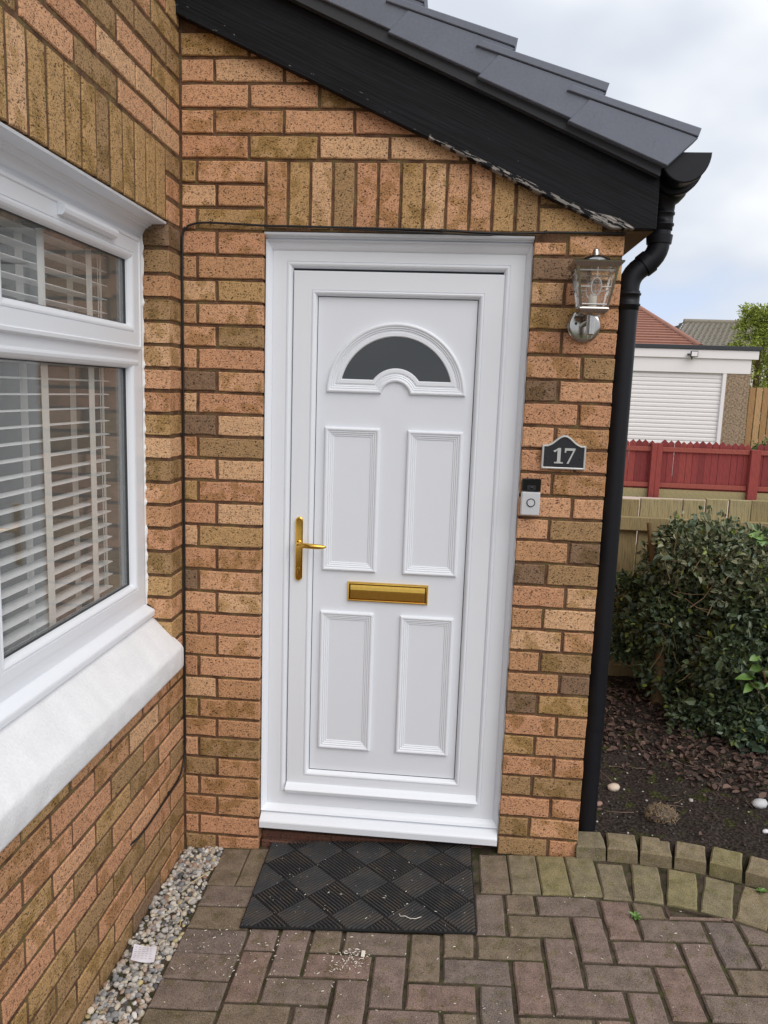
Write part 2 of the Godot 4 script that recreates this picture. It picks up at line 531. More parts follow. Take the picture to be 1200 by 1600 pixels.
func front_wall() -> void:
	var rng := RandomNumberGenerator.new()
	rng.seed = 5
	var w := thing("front_brick_wall", "speckled buff and orange brick wall round the white front door", "wall")
	var back := newst()
	# mortar, set back from the brick faces
	add_box(back, Vector3(-0.2, -0.1, -0.16), Vector3(0.268, 2.30, -0.0065))
	add_box(back, Vector3(1.133, -0.1, -0.16), Vector3(1.4020, 2.30, -0.0065))
	add_slab(back, pv([-0.2, 2.1505, 1.3985, 2.1505, 1.3985, 2.20, 0.02, 2.815, -0.2, 2.90]), 0.15, 0.0, 0.0, true, -0.0062)
	put(w, "mortar", done(back), M.mortar)
	# the pier to the left of the door
	for i in range(0, 31):
		var y0: float = COURSES[i] + J * 0.5
		var y1: float = COURSES[i + 1] - J * 0.5
		var row := i - 1
		var split := 0.0535 if row % 2 == 0 else 0.1185
		var dark := -1
		if row == 21 or row == 19 or row == 12: dark = 4
		var wts: Array = PIER if row > 7 else LOWER
		if row >= 27: wts = UPPER
		brick(w, 0.005, split - J * 0.5, y0, y1, rng, wts, dark)
		brick(w, split + J * 0.5, 0.2725, y0, y1, rng, wts)
	# row to the left of the soldiers ends at the same height
	for i in [31]:
		var y0: float = COURSES[i] + J * 0.5
		var y1: float = COURSES[i + 1] - J * 0.5
		brick(w, 0.005, 0.048, y0, y1, rng, UPPER, 2)
		brick(w, 0.059, 0.2725, y0, y1, rng, UPPER, 0)
	# soldier course over the door
	var top_line := func(x: float) -> float: return 2.79 - 0.4487 * x
	var n := 12
	var pitch := (1.1375 - 0.2775) / n
	var tones := [6, 2, 5, 3, 1, 1, 2, 5, 0, 0, 2, 3]
	for k in n:
		var x0 := 0.2775 + pitch * k
		var tl: float = top_line.call(x0 + pitch)
		var y1 := minf(2.364 - J * 0.5, tl + 0.02)
		brick(w, x0 + 0.0045, x0 + pitch - 0.0045, 2.156 + J * 0.3, y1, rng, SOLDIER, tones[k])
	brick(w, 1.142, 1.335, 2.160, 2.232, rng, UPPER, 2)
	brick(w, 1.345, 1.3985, 2.160, 2.185, rng, UPPER, 4)
	brick(w, 1.142, 1.25, 2.243, 2.30, rng, UPPER, 3)
	# courses above
	for i in range(32, 37):
		var y0: float = COURSES[i] + J * 0.5
		var y1: float = COURSES[i + 1] - J * 0.5
		var end: float = (2.80 - y0) / 0.4487
		var x := 0.005
		var first := 0.1 if i % 2 == 1 else 0.212
		var len := first
		while x < end - 0.02:
			var x1 := minf(x + len, maxf(end, x + 0.03))
			var wts: Array = UPPER
			brick(w, x, x1, y0, y1, rng, wts)
			x = x1 + J
			len = 0.2125
	# the pier to the right of the door, coursed on its own
	for k in 28:
		var y1: float = RIGHT_COURSES[k] - J * 0.5
		var y0: float = RIGHT_COURSES[k + 1] + J * 0.5
		var split := 1.2335 if k % 2 == 0 else 1.303
		var wts: Array = PIER if k < 20 else LOWER
		if k < 4: wts = UPPER
		var ta := -1
		var tb := -1
		if k == 0: ta = 0; tb = 0; y1 -= 0.0
		if k == 1: ta = 4
		if k == 6: ta = 4; tb = 0
		if k == 5: ta = 0; tb = 3
		if k == 12: tb = 3
		if k == 14: ta = 4
		if k == 13: tb = 4
		if k == 18: tb = 3
		if k == 19: tb = 4
		if k == 20: ta = 4
		brick(w, 1.1305, split - J * 0.5, y0, y1 - (0.022 if k == 0 else 0.0), rng, wts, ta)
		brick(w, split + J * 0.5, 1.4035, y0, y1, rng, wts, tb)
	# the house side round the corner, behind the downpipe
	var side := newst()
	for i in range(0, 29):
		var y0: float = COURSES[i] + J * 0.5
		var y1: float = COURSES[i + 1] - J * 0.5
		var z := -0.112 - (0.0 if i % 2 else 0.11)
		if i % 2 == 0: add_box(side, Vector3(1.30, y0, -0.212), Vector3(1.4035, y1, -0.112))
		while z > -2.9:
			add_box(side, Vector3(1.30, y0, z - 0.212), Vector3(1.4035, y1, z))
			z -= 0.2225
	var so := put(w, "return_brickwork", done(side), brick_mat(1, true))
	so.set_meta("kind", "stuff")
	put(w, "return_mortar", box_mesh(Vector3(1.2, -0.1, -3.0), Vector3(1.3985, 2.15, -0.16)), M.mortar)

func side_wall() -> void:
	var rng := RandomNumberGenerator.new()
	rng.seed = 9
	# the wall's own x runs away from the viewer: own x = -z
	var w := thing("side_brick_wall", "speckled olive and orange brick wall with the window set into it", "wall")
	w.rotation.y = PI / 2
	var b := newst()
	add_box(b, Vector3(-3.4, -0.2, -0.16), Vector3(0.0068, 0.72, -0.0036))
	add_box(b, Vector3(-0.1035, 0.6, -0.16), Vector3(0.0068, 2.2, -0.0036))
	add_box(b, Vector3(-3.4, 2.153, -0.16), Vector3(0.0068, 3.8, -0.0036))
	add_box(b, Vector3(-3.4, 0.6, -0.16), Vector3(-1.876, 2.2, -0.0036))
	put(w, "mortar", done(b), M.mortar)
	# below the window
	for i in range(0, 10):
		var y0: float = COURSES[i] + 0.0062
		var y1: float = COURSES[i + 1] - 0.0062
		var z := 0.005
		var len := 0.235 if i % 2 == 0 else 0.135
		while z < 1.75:
			var tone := -1
			brick(w, -(z + len - 0.0125), -z, y0, y1, rng, SIDE_LOW if i > 3 else SIDE_FOOT, tone)
			z += len
			len = 0.2265
	# the narrow pier between window and corner
	for i in range(10, 29):
		var y0: float = COURSES[i] + 0.0062
		var y1: float = COURSES[i + 1] - 0.0062
		var t := -1
		if i == 28: t = 4
		if i == 25 or i == 18 or i == 14: t = 3
		if i == 13: t = 2
		brick(w, -0.1095, -0.004, y0, y1, rng, PIER, t, 0.105)
	# soldiers over the window, and the short bricks beside them
	for i in [29, 30, 31]:
		brick(w, -0.119, -0.004, COURSES[i] + 0.0062, COURSES[i + 1] - 0.0062, rng, UPPER, [0, 1, 3][i - 29])
	var z := 0.1255
	while z < 1.95:
		brick(w, -(z + 0.0775 - 0.0062), -(z + 0.0062), 2.148 + 0.004, 2.364 - 0.0062, rng, OLIVE)
		z += 0.0775
	# above
	for i in range(32, 44):
		var y0: float = COURSES[i] + 0.0062
		var y1: float = COURSES[i + 1] - 0.0062
		var zz := 0.004
		var len := 0.229 if i % 2 == 0 else 0.114
		while zz < 1.5:
			brick(w, -(zz + len - 0.0125), -zz, y0, y1, rng, SIDE_UP)
			zz += len
			len = 0.2345

# ---------------------------------------------------------------- the front door
const F := -0.05

# the arched light's outline, drawn in by d on every side
func fan_outline(cx: float, d: float) -> PackedVector2Array:
	var p := PackedVector2Array()
	var ro := 0.232 - d
	var ri := 0.0497 + d
	var b0 := asin((1.647 + d - 1.6371) / ri)
	var a0 := asin(d / ro)
	for k in 17:
		var a := lerpf(PI - b0, b0, k / 16.0)
		p.append(Vector2(cx + ri * cos(a), 1.6371 + ri * sin(a)))
	for k in 49:
		var a := lerpf(a0, PI - a0, k / 48.0)
		p.append(Vector2(cx + ro * cos(a), 1.647 + ro * sin(a)))
	return p

func fan_ring(cx: float, profile: Array) -> ArrayMesh:
	var st := newst()
	for k in profile.size() - 1:
		var qa := fan_outline(cx, profile[k].x)
		var qb := fan_outline(cx, profile[k + 1].x)
		for i in qa.size():
			var j := (i + 1) % qa.size()
			quad(st, Vector3(qa[i].x, qa[i].y, profile[k].y), Vector3(qa[j].x, qa[j].y, profile[k].y), Vector3(qb[j].x, qb[j].y, profile[k + 1].y), Vector3(qb[i].x, qb[i].y, profile[k + 1].y))
	return done(st)

func front_door() -> void:
	var d := thing("front_door", "white panelled plastic front door with arched glass and brass fittings", "door")
	# outer frame: quadrant trim, flat face and the rounded bead round the leaf
	var fr := put(d, "frame", ring(0.2765, 0.142, 1.127, 2.128, [Vector2(0.0, -0.02), Vector2(0.004, -0.034), Vector2(0.012, F + 0.006), Vector2(0.0155, F), Vector2(0.016, F - 0.0015), Vector2(0.018, F - 0.0015), Vector2(0.018, F), Vector2(0.062, F), Vector2(0.0625, F - 0.002), Vector2(0.0645, F - 0.002), Vector2(0.0655, F + 0.0015), Vector2(0.0705, F + 0.002), Vector2(0.0755, F - 0.0005), Vector2(0.0795, F - 0.006), Vector2(0.0820, F - 0.012), Vector2(0.0822, F - 0.05)]), M.upvc)
	var head := newst()
	var prof := [Vector2(2.1475, -0.006), Vector2(2.1415, -0.008), Vector2(2.1385, -0.014), Vector2(2.1372, -0.021), Vector2(2.1330, -0.0235), Vector2(2.1318, -0.030), Vector2(2.1270, -0.033), Vector2(2.1200, -0.036), Vector2(2.1120, -0.0395), Vector2(2.1040, -0.0445), Vector2(2.0990, -0.049)]
	for k in prof.size() - 1:
		quad(head, Vector3(0.2725, prof[k + 1].x, prof[k + 1].y), Vector3(1.1305, prof[k + 1].x, prof[k + 1].y), Vector3(1.1305, prof[k].x, prof[k].y), Vector3(0.2725, prof[k].x, prof[k].y))
	quad(head, Vector3(0.2725, 2.1475, -0.006), Vector3(1.1305, 2.1475, -0.006), Vector3(1.1305, 2.1475, -0.06), Vector3(0.2725, 2.1475, -0.06))
	put(fr, "head_trim", done(head), M.upvc)
	# white sealant along the bricks, uneven as it was squeezed out
	var rng := RandomNumberGenerator.new()
	rng.seed = 3
	for s in [0, 1]:
		var seal := newst()
		var prev := []
		for k in 70:
			var y := 0.12 + k * 0.029
			var j := rng.randf_range(-0.0018, 0.0018) + (0.002 if rng.randf() < 0.12 else 0.0)
			var a: Vector3
			var b: Vector3
			if s == 0:
				a = Vector3(0.2729, y, -0.030 + j * 2.0); b = Vector3(0.2775, y, -0.040)
				if prev.size(): quad(seal, prev[0], prev[1], b, a)
			else:
				a = Vector3(1.1300, y, -0.016 + j * 3.0); b = Vector3(1.1255, y, -0.030)
				if prev.size(): quad(seal, prev[1], prev[0], a, b)
			prev = [a, b]
		put(fr, "sealant", done(seal), M.sealant)
	# sill
	var sill := newst()
	var sp := [Vector2(0.152, F - 0.004), Vector2(0.146, F + 0.001), Vector2(0.120, 0.004), Vector2(0.117, 0.0075), Vector2(0.1135, 0.009), Vector2(0.092, 0.009), Vector2(0.0905, 0.006), Vector2(0.0905, -0.06)]
	for k in sp.size() - 1:
		quad(sill, Vector3(0.2775, sp[k + 1].x, sp[k + 1].y), Vector3(1.126, sp[k + 1].x, sp[k + 1].y), Vector3(1.126, sp[k].x, sp[k].y), Vector3(0.2775, sp[k].x, sp[k].y))
	put(d, "sill", done(sill), M.upvc)
	# the leaf: sash profile, the flat panel inside it
	var leaf := put(d, "leaf", ring(0.3618, 0.2105, 1.0472, 2.0372, [Vector2(0.0, F - 0.03), Vector2(0.0, F - 0.0055), Vector2(0.0018, F - 0.0035), Vector2(0.060, F - 0.0035), Vector2(0.0605, F - 0.0055), Vector2(0.0625, F - 0.0055), Vector2(0.0630, F - 0.0025), Vector2(0.0665, F - 0.0015), Vector2(0.0705, F - 0.003), Vector2(0.0740, F - 0.007), Vector2(0.0765, F - 0.013), Vector2(0.0785, F - 0.0195), Vector2(0.0800, F - 0.023)]), M.upvc)
	put(leaf, "door_panel", box_mesh(Vector3(0.42, 0.27, F - 0.05), Vector3(0.99, 1.98, F - 0.0205)), M.upvc_satin)
	put(leaf, "panel_seal", ring(0.3618 + 0.0785, 0.2105 + 0.0785, 1.0472 - 0.0785, 2.0372 - 0.0785, [Vector2(0.0, F - 0.0195), Vector2(0.0022, F - 0.0201)]), M.gasket)
	put(leaf, "gap_seal", ring(0.340, 0.19, 1.069, 2.058, [Vector2(0.0, F - 0.022), Vector2(0.03, F - 0.022)]), M.gasket)
	var P := F - 0.0205
	# raised mouldings
	var mould := [Vector2(-0.001, P - 0.001), Vector2(0.0, P + 0.006), Vector2(0.002, P + 0.0098), Vector2(0.006, P + 0.0112), Vector2(0.010, P + 0.0098), Vector2(0.0118, P + 0.0070), Vector2(0.0124, P + 0.0062), Vector2(0.0150, P + 0.0078), Vector2(0.0172, P + 0.0066), Vector2(0.0184, P + 0.0042), Vector2(0.0192, P + 0.0036), Vector2(0.0215, P + 0.0050), Vector2(0.0236, P + 0.0040), Vector2(0.0246, P + 0.0018), Vector2(0.0256, P + 0.0014), Vector2(0.0276, P + 0.0026), Vector2(0.0296, P + 0.0016), Vector2(0.0306, P - 0.001)]
	for r in [[0.474, 1.0345, 0.6605, 1.530], [0.7545, 1.0335, 0.939, 1.528], [0.472, 0.377, 0.6595, 0.887], [0.753, 0.3785, 0.938, 0.8845]]:
		put(leaf, "panel_moulding", ring(r[0], r[1], r[2], r[3], mould), M.upvc)
	# arched light
	var cx := 0.708
	var fm: Array = mould.duplicate()
	fm[-1] = Vector2(0.0300, P + 0.0030)
	fm.append(Vector2(0.0310, P + 0.0046)); fm.append(Vector2(0.0420, P + 0.0046)); fm.append(Vector2(0.0445, P + 0.0015)); fm.append(Vector2(0.0452, P + 0.0006))
	var light := put(leaf, "fanlight_moulding", fan_ring(cx, fm), M.upvc)
	put(leaf, "fanlight_glass", slab(fan_outline(cx, 0.0446), 0.004, 0.0), M.dark_glass, Vector3(0, 0, P + 0.0012))
	# weather bar at the foot of the leaf
	var wb := newst()
	var bp := [Vector2(0.2415, F - 0.004), Vector2(0.2385, F + 0.004), Vector2(0.2270, F + 0.020), Vector2(0.2245, F + 0.0225), Vector2(0.2225, F + 0.0225), Vector2(0.2120, F + 0.019), Vector2(0.2120, F - 0.004)]
	for k in bp.size() - 1:
		quad(wb, Vector3(0.3615, bp[k + 1].x, bp[k + 1].y), Vector3(1.0475, bp[k + 1].x, bp[k + 1].y), Vector3(1.0475, bp[k].x, bp[k].y), Vector3(0.3615, bp[k].x, bp[k].y))
	for s in [0.3615, 1.0475]:
		for k in range(1, bp.size() - 1):
			_t2(wb, Vector3(0.7, 0.22, F), Vector3(s, bp[0].x, bp[0].y), Vector3(s, bp[k].x, bp[k].y), Vector3(s, bp[k + 1].x, bp[k + 1].y))
	put(leaf, "weather_bar", done(wb), M.upvc)
	# brass handle
	var h := Node3D.new()
	h.name = "handle"
	d.add_child(h)
	h.position = Vector3(0.3945, 0.0, F - 0.0035)
	var pl := PackedVector2Array()
	var pr := 0.0128
	for k in 13:
		var a := PI * k / 12.0
		pl.append(Vector2(pr * cos(a), 1.2075 + pr * sin(a)))
	for k in 13:
		var a := PI + PI * k / 12.0
		pl.append(Vector2(pr * cos(a), 1.0085 + pr * sin(a)))
	var hm := newst()
	add_slab(hm, pl, 0.0105, 0.0032, 0.0, false, 0.0105)
	put(h, "backplate", done(hm), M.brass)
	var lever := newst(true)
	add_tube(lever, [Vector3(0, 1.129, 0.008), Vector3(0, 1.129, 0.022), Vector3(0.001, 1.129, 0.034), Vector3(0.006, 1.129, 0.043), Vector3(0.016, 1.129, 0.047), Vector3(0.03, 1.1285, 0.0475), Vector3(0.05, 1.1275, 0.0475), Vector3(0.07, 1.1268, 0.047), Vector3(0.086, 1.1265, 0.046), Vector3(0.097, 1.1268, 0.0445), Vector3(0.101, 1.127, 0.044)], [0.0105, 0.0092, 0.0086, 0.0086, 0.0088, 0.0092, 0.0094, 0.0088, 0.0074, 0.0048, 0.0018], 16)
	put(h, "lever", done(lever), M.brass)
	put(h, "collar", lathe([Vector2(0.0, 0.0), Vector2(0.0125, 0.0), Vector2(0.012, 0.004), Vector2(0.010, 0.006), Vector2(0.0, 0.006)]), M.brass, Vector3(0, 1.129, 0.0095)).rotation.x = PI / 2
	var key := newst()
	var kp := PackedVector2Array()
	for k in 17:
		var a := lerpf(-PI * 0.28, PI * 1.28, k / 16.0)
		kp.append(Vector2(0.0058 * cos(a), 1.0385 + 0.0058 * sin(a)))
	kp.append(Vector2(-0.0035, 1.0195)); kp.append(Vector2(0.0035, 1.0195))
	add_slab(key, kp, 0.004, 0.0008, 0.0, false, 0.0128)
	var ko := put(h, "lock_cylinder", done(key), M.brass)
	# letterbox
	var lb := Node3D.new()
	lb.name = "letterbox"
	d.add_child(lb)
	put(lb, "letterbox_frame", ring(0.5655, 0.9285, 0.8450, 0.9965, [Vector2(-0.001, P - 0.001), Vector2(0.0, P + 0.006), Vector2(0.002, P + 0.0095), Vector2(0.0045, P + 0.0105), Vector2(0.0065, P + 0.0095), Vector2(0.008, P + 0.006), Vector2(0.0086, P + 0.003)]), M.brass)
	var flap := newst()
	var lp := [Vector2(0.9885, P + 0.0030), Vector2(0.9868, P + 0.0052), Vector2(0.9800, P + 0.0072), Vector2(0.9700, P + 0.0086), Vector2(0.9655, P + 0.0089), Vector2(0.9400, P + 0.0093), Vector2(0.9382, P + 0.0088), Vector2(0.9368, P + 0.004)]
	for k in lp.size() - 1:
		quad(flap, Vector3(0.5755, lp[k + 1].x, lp[k + 1].y), Vector3(0.8350, lp[k + 1].x, lp[k + 1].y), Vector3(0.8350, lp[k].x, lp[k].y), Vector3(0.5755, lp[k].x, lp[k].y))
	put(lb, "flap", done(flap), M.brass)
	for x in [0.5725, 0.8380]:
		put(lb, "hinge_pin", tube([Vector3(x, 0.9345, P + 0.006), Vector3(x, 0.9905, P + 0.006)], [0.0022], 8), M.brass_dark)

# ---------------------------------------------------------------- the window
func window() -> void:
	# own axes: x = -z of the world, y up, z = out of the wall; the frame face lies at own z = 0
	var w := thing("house_window", "white plastic window with a top-hung light and a painted ledge", "window", Vector3(-0.088, 0, 0))
	w.rotation.y = PI / 2
	var Zr := 0.1125
	var Zl := 1.872
	var mul0 := 0.962
	var mul1 := 1.022
	# outer frame with its two mullions
	var st := newst()
	add_ring(st, -Zl, 0.926, -Zr, 2.126, [Vector2(0.0, -0.06), Vector2(0.0, -0.003), Vector2(0.002, 0.0), Vector2(0.043, 0.0), Vector2(0.0435, -0.002), Vector2(0.05, -0.002)])
	put(w, "frame", done(st), M.upvc)
	var cells := [[Zr, mul0], [mul1, Zl]]
	put(w, "mullion", bevel_box(Vector3(-mul1 - 0.004, 0.965, -0.055), Vector3(-mul0 + 0.004, 2.09, -0.0015), 0.003), M.upvc)
	for ci in 2:
		var a: float = cells[ci][0] + (0.040 if ci == 0 else -0.004)
		var b: float = cells[ci][1] + (0.004 if ci == 0 else -0.040)
		# top-hung light
		var sash := put(w, "opening_light", ring(-b, 1.7555, -a, 2.0895, [Vector2(0.0, -0.03), Vector2(0.0, 0.0135), Vector2(0.002, 0.0165), Vector2(0.010, 0.0175), Vector2(0.012, 0.0160), Vector2(0.0128, 0.0140), Vector2(0.0495, 0.0140), Vector2(0.050, 0.0120), Vector2(0.052, 0.0120), Vector2(0.0535, 0.0145), Vector2(0.058, 0.0150), Vector2(0.064, 0.0128), Vector2(0.069, 0.0085), Vector2(0.0725, 0.0020), Vector2(0.0735, -0.0030)]), M.upvc)
		put(sash, "seal", ring(-b + 0.072, 1.7555 + 0.072, -a - 0.072, 2.0895 - 0.072, [Vector2(0.0, -0.002), Vector2(0.0035, -0.0055), Vector2(0.0040, -0.03)]), M.gasket)
		put(sash, "pane", box_mesh(Vector3(-b + 0.07, 1.7555 + 0.07, -0.011), Vector3(-a - 0.07, 2.0895 - 0.07, -0.007)), M.glass)
		# fixed light below the transom
		var fixed := put(w, "fixed_light", ring(-b - 0.004, 0.9660, -a + 0.004, 1.7460, [Vector2(0.0, -0.002), Vector2(0.0005, 0.0012), Vector2(0.028, 0.0012), Vector2(0.0285, -0.0008), Vector2(0.0305, -0.0015), Vector2(0.032, 0.0012), Vector2(0.0355, 0.0014), Vector2(0.040, -0.001), Vector2(0.0440, -0.006), Vector2(0.0465, -0.013), Vector2(0.047, -0.02)]), M.upvc)
		put(fixed, "seal", ring(-b + 0.0420, 1.012, -a - 0.0420, 1.700, [Vector2(0.0, -0.0190), Vector2(0.0035, -0.0215), Vector2(0.0045, -0.035)]), M.gasket)
		put(fixed, "pane", box_mesh(Vector3(-b + 0.04, 1.010, -0.028), Vector3(-a - 0.04, 1.702, -0.024)), M.glass)
		# transom: a half-round strip under the light
		var tr := newst()
		var tp := [Vector2(1.7560, 0.010), Vector2(1.7515, 0.0015), Vector2(1.7250, 0.0012), Vector2(1.7235, 0.0032), Vector2(1.7180, 0.0050), Vector2(1.7110, 0.0035), Vector2(1.7050, -0.002)]
		for k in tp.size() - 1:
			quad(tr, Vector3(-b, tp[k + 1].x, tp[k + 1].y), Vector3(-a, tp[k + 1].x, tp[k + 1].y), Vector3(-a, tp[k].x, tp[k].y), Vector3(-b, tp[k].x, tp[k].y))
		put(w, "transom", done(tr), M.upvc)
	# trickle vent hood on the first light
	var vent := newst()
	var vs := [Vector2(2.050, 0.0142), Vector2(2.050, 0.026), Vector2(2.056, 0.033), Vector2(2.0645, 0.036), Vector2(2.074, 0.033), Vector2(2.079, 0.0142)]
	for k in vs.size() - 1:
		quad(vent, Vector3(-0.655, vs[k].x, vs[k].y), Vector3(-0.352, vs[k].x, vs[k].y), Vector3(-0.352, vs[k + 1].x, vs[k + 1].y), Vector3(-0.655, vs[k + 1].x, vs[k + 1].y))
	for s in [-0.655, -0.352]:
		for k in range(1, vs.size() - 1):
			_t2(vent, Vector3(-0.5, 2.065, 0.02), Vector3(s, vs[0].x, vs[0].y), Vector3(s, vs[k].x, vs[k].y), Vector3(s, vs[k + 1].x, vs[k + 1].y))
	put(w, "trickle_vent", done(vent), M.upvc)
	# lining of the soffit under the soldier course
	var so := newst()
	var pp := [Vector2(2.1475, 0.083), Vector2(2.1415, 0.081), Vector2(2.1400, 0.036), Vector2(2.1355, 0.0335), Vector2(2.1345, 0.0265), Vector2(2.1285, 0.023), Vector2(2.1270, 0.0165), Vector2(2.1175, 0.010), Vector2(2.1075, 0.0055), Vector2(2.1020, -0.001)]
	for k in pp.size() - 1:
		quad(so, Vector3(-Zl, pp[k + 1].x, pp[k + 1].y), Vector3(-0.1112, pp[k + 1].x, pp[k + 1].y), Vector3(-0.1112, pp[k].x, pp[k].y), Vector3(-Zl, pp[k].x, pp[k].y))
	put(w, "soffit_trim", done(so), M.upvc)
	# sealant against the jamb bricks
	var rng := RandomNumberGenerator.new()
	rng.seed = 8
	var se := newst()
	var prev := []
	for k in 84:
		var y := 0.905 + k * 0.0147
		var a := Vector3(-0.1099, y, 0.004 + maxf(0.0, rng.randf_range(-0.002, 0.0055)))
		var b := Vector3(-0.1185, y, 0.0012)
		if prev.size(): quad(se, prev[1], prev[0], a, b)
		prev = [a, b]
	put(w, "sealant", done(se), M.sealant)
	# plastic sub-sill
	var ss := newst()
	var s2 := [Vector2(0.936, -0.004), Vector2(0.9275, 0.001), Vector2(0.9235, 0.006), Vector2(0.9135, 0.0265), Vector2(0.9105, 0.0300), Vector2(0.9060, 0.0310), Vector2(0.8915, 0.0290), Vector2(0.8895, 0.025), Vector2(0.8895, -0.02)]
	for k in s2.size() - 1:
		quad(ss, Vector3(-Zl, s2[k + 1].x, s2[k + 1].y), Vector3(-0.113, s2[k + 1].x, s2[k + 1].y), Vector3(-0.113, s2[k].x, s2[k].y), Vector3(-Zl, s2[k].x, s2[k].y))
	for k in range(1, s2.size() - 1):
		_t2(ss, Vector3(-1.0, 0.91, 0.0), Vector3(-0.113, s2[0].x, s2[0].y), Vector3(-0.113, s2[k].x, s2[k].y), Vector3(-0.113, s2[k + 1].x, s2[k + 1].y))
	put(w, "sub_sill", done(ss), M.upvc)
	# painted masonry ledge, its edges softened by coats of paint
	var le := newst(true)
	var lp := [Vector2(0.905, -0.02), Vector2(0.893, 0.010), Vector2(0.8560, 0.050), Vector2(0.8190, 0.088), Vector2(0.7950, 0.1130), Vector2(0.7885, 0.1195), Vector2(0.7830, 0.1225), Vector2(0.7770, 0.1235), Vector2(0.7500, 0.1240), Vector2(0.7200, 0.1240), Vector2(0.7140, 0.1228), Vector2(0.7110, 0.1190), Vector2(0.7090, 0.1120), Vector2(0.7080, 0.05)]
	var cols := []
	var NZ := 90
	for c in NZ + 1:
		var x := lerpf(-2.05, -0.086, float(c) / NZ)
		var sh := clampf((x + 0.094) / 0.008, 0.0, 1.0)
		var col := []
		for k in lp.size():
			var e := rng.randf_range(-0.0009, 0.0009) + (rng.randf_range(-0.003, 0.0015) if k >= 9 and k <= 11 and rng.randf() < 0.3 else 0.0)
			var yy: float = lp[k].x
			var zz: float = lp[k].y
			if sh > 0.0:
				yy = lerpf(yy, clampf(yy, 0.716, yy - 0.006), sh)
				zz = zz - 0.005 * sh
			col.append(Vector3(x, yy + e, zz + e * 0.6))
		cols.append(col)
	for c in NZ:
		for k in lp.size() - 1:
			quad(le, cols[c][k + 1], cols[c + 1][k + 1], cols[c + 1][k], cols[c][k])
	for k in range(1, lp.size() - 1):
		tri(le, cols[NZ][0], cols[NZ][k + 1], cols[NZ][k])
	put(w, "ledge", done(le), M.sill)

func blind() -> void:
	var b := thing("venetian_blind", "white venetian blind of flat slats hanging behind the window glass", "blind", Vector3(-0.178, 0, 0))
	var rng := RandomNumberGenerator.new()
	rng.seed = 14
	var n := 28
	var sm := newst()
	# a shallow curved slat
	var prof := []
	for k in 7:
		var t := k / 6.0
		prof.append(Vector2(lerpf(-0.0245, 0.0245, t), 0.0026 * sin(PI * t)))
	for k in 6:
		quad(sm, Vector3(prof[k].x, prof[k].y, 1.84), Vector3(prof[k + 1].x, prof[k + 1].y, 1.84), Vector3(prof[k + 1].x, prof[k + 1].y, 0.215), Vector3(prof[k].x, prof[k].y, 0.215))
		quad(sm, Vector3(prof[k].x, prof[k].y - 0.0022, 0.215), Vector3(prof[k + 1].x, prof[k + 1].y - 0.0022, 0.215), Vector3(prof[k + 1].x, prof[k + 1].y - 0.0022, 1.84), Vector3(prof[k].x, prof[k].y - 0.0022, 1.84))
	quad(sm, Vector3(0.0245, -0.0022, 1.84), Vector3(0.0245, -0.0022, 0.215), Vector3(0.0245, 0.0, 0.215), Vector3(0.0245, 0.0, 1.84))
	quad(sm, Vector3(-0.0245, -0.0022, 0.215), Vector3(-0.0245, -0.0022, 1.84), Vector3(-0.0245, 0.0, 1.84), Vector3(-0.0245, 0.0, 0.215))
	var slat := done(sm)
	for k in n:
		var o := put(b, "slat", slat, M.blind, Vector3(rng.randf_range(-0.001, 0.001), 0.972 + 0.0403 * k, 0))
		o.rotation.z = 0.05 + rng.randf_range(-0.012, 0.012)
	put(b, "head_rail", bevel_box(Vector3(-0.026, 2.07, 0.21), Vector3(0.026, 2.125, 1.845), 0.003), M.blind)
	put(b, "bottom_rail", bevel_box(Vector3(-0.026, 0.93, 0.213), Vector3(0.026, 0.948, 1.842), 0.004), M.blind)
	for z in [0.338, 0.600, 0.98, 1.36, 1.66]:
		for x in [-0.0285, 0.0285]:
			put(b, "ladder_tape", box_mesh(Vector3(x - 0.0006, 0.935, z - 0.017), Vector3(x + 0.0006, 2.075, z + 0.017)), M.tape)
	for z in [0.268, 0.276, 0.288]:
		put(b, "pull_cord", tube([Vector3(0.031, 2.08, z), Vector3(0.032, 1.5, z + 0.001), Vector3(0.031, 1.02, z - 0.003)], [0.0011], 6), M.tape)

func room() -> void:
	var s := structure("room")
	var st := newst()
	add_box(st, Vector3(-3.2, -0.1, -0.2), Vector3(-0.16, 0.0, 2.6))
	add_box(st, Vector3(-3.2, 2.45, -0.2), Vector3(-0.16, 2.55, 2.6))
	add_box(st, Vector3(-3.3, -0.1, -0.2), Vector3(-3.2, 2.55, 2.6))
	add_box(st, Vector3(-3.2, 0.0, -0.3), Vector3(-0.16, 2.45, -0.2))
	add_box(st, Vector3(-3.2, 0.0, 2.6), Vector3(-0.16, 2.45, 2.7))
	add_box(st, Vector3(-0.24, 0.0, -0.2), Vector3(-0.165, 0.93, 2.6))
	add_box(st, Vector3(-0.24, 2.13, -0.2), Vector3(-0.165, 2.45, 2.6))
	add_box(st, Vector3(-0.24, 0.93, -0.2), Vector3(-0.165, 2.13, 0.118))
	add_box(st, Vector3(-0.24, 0.93, 1.868), Vector3(-0.165, 2.13, 2.6))
	put(s, "room_wall", done(st), M.room)

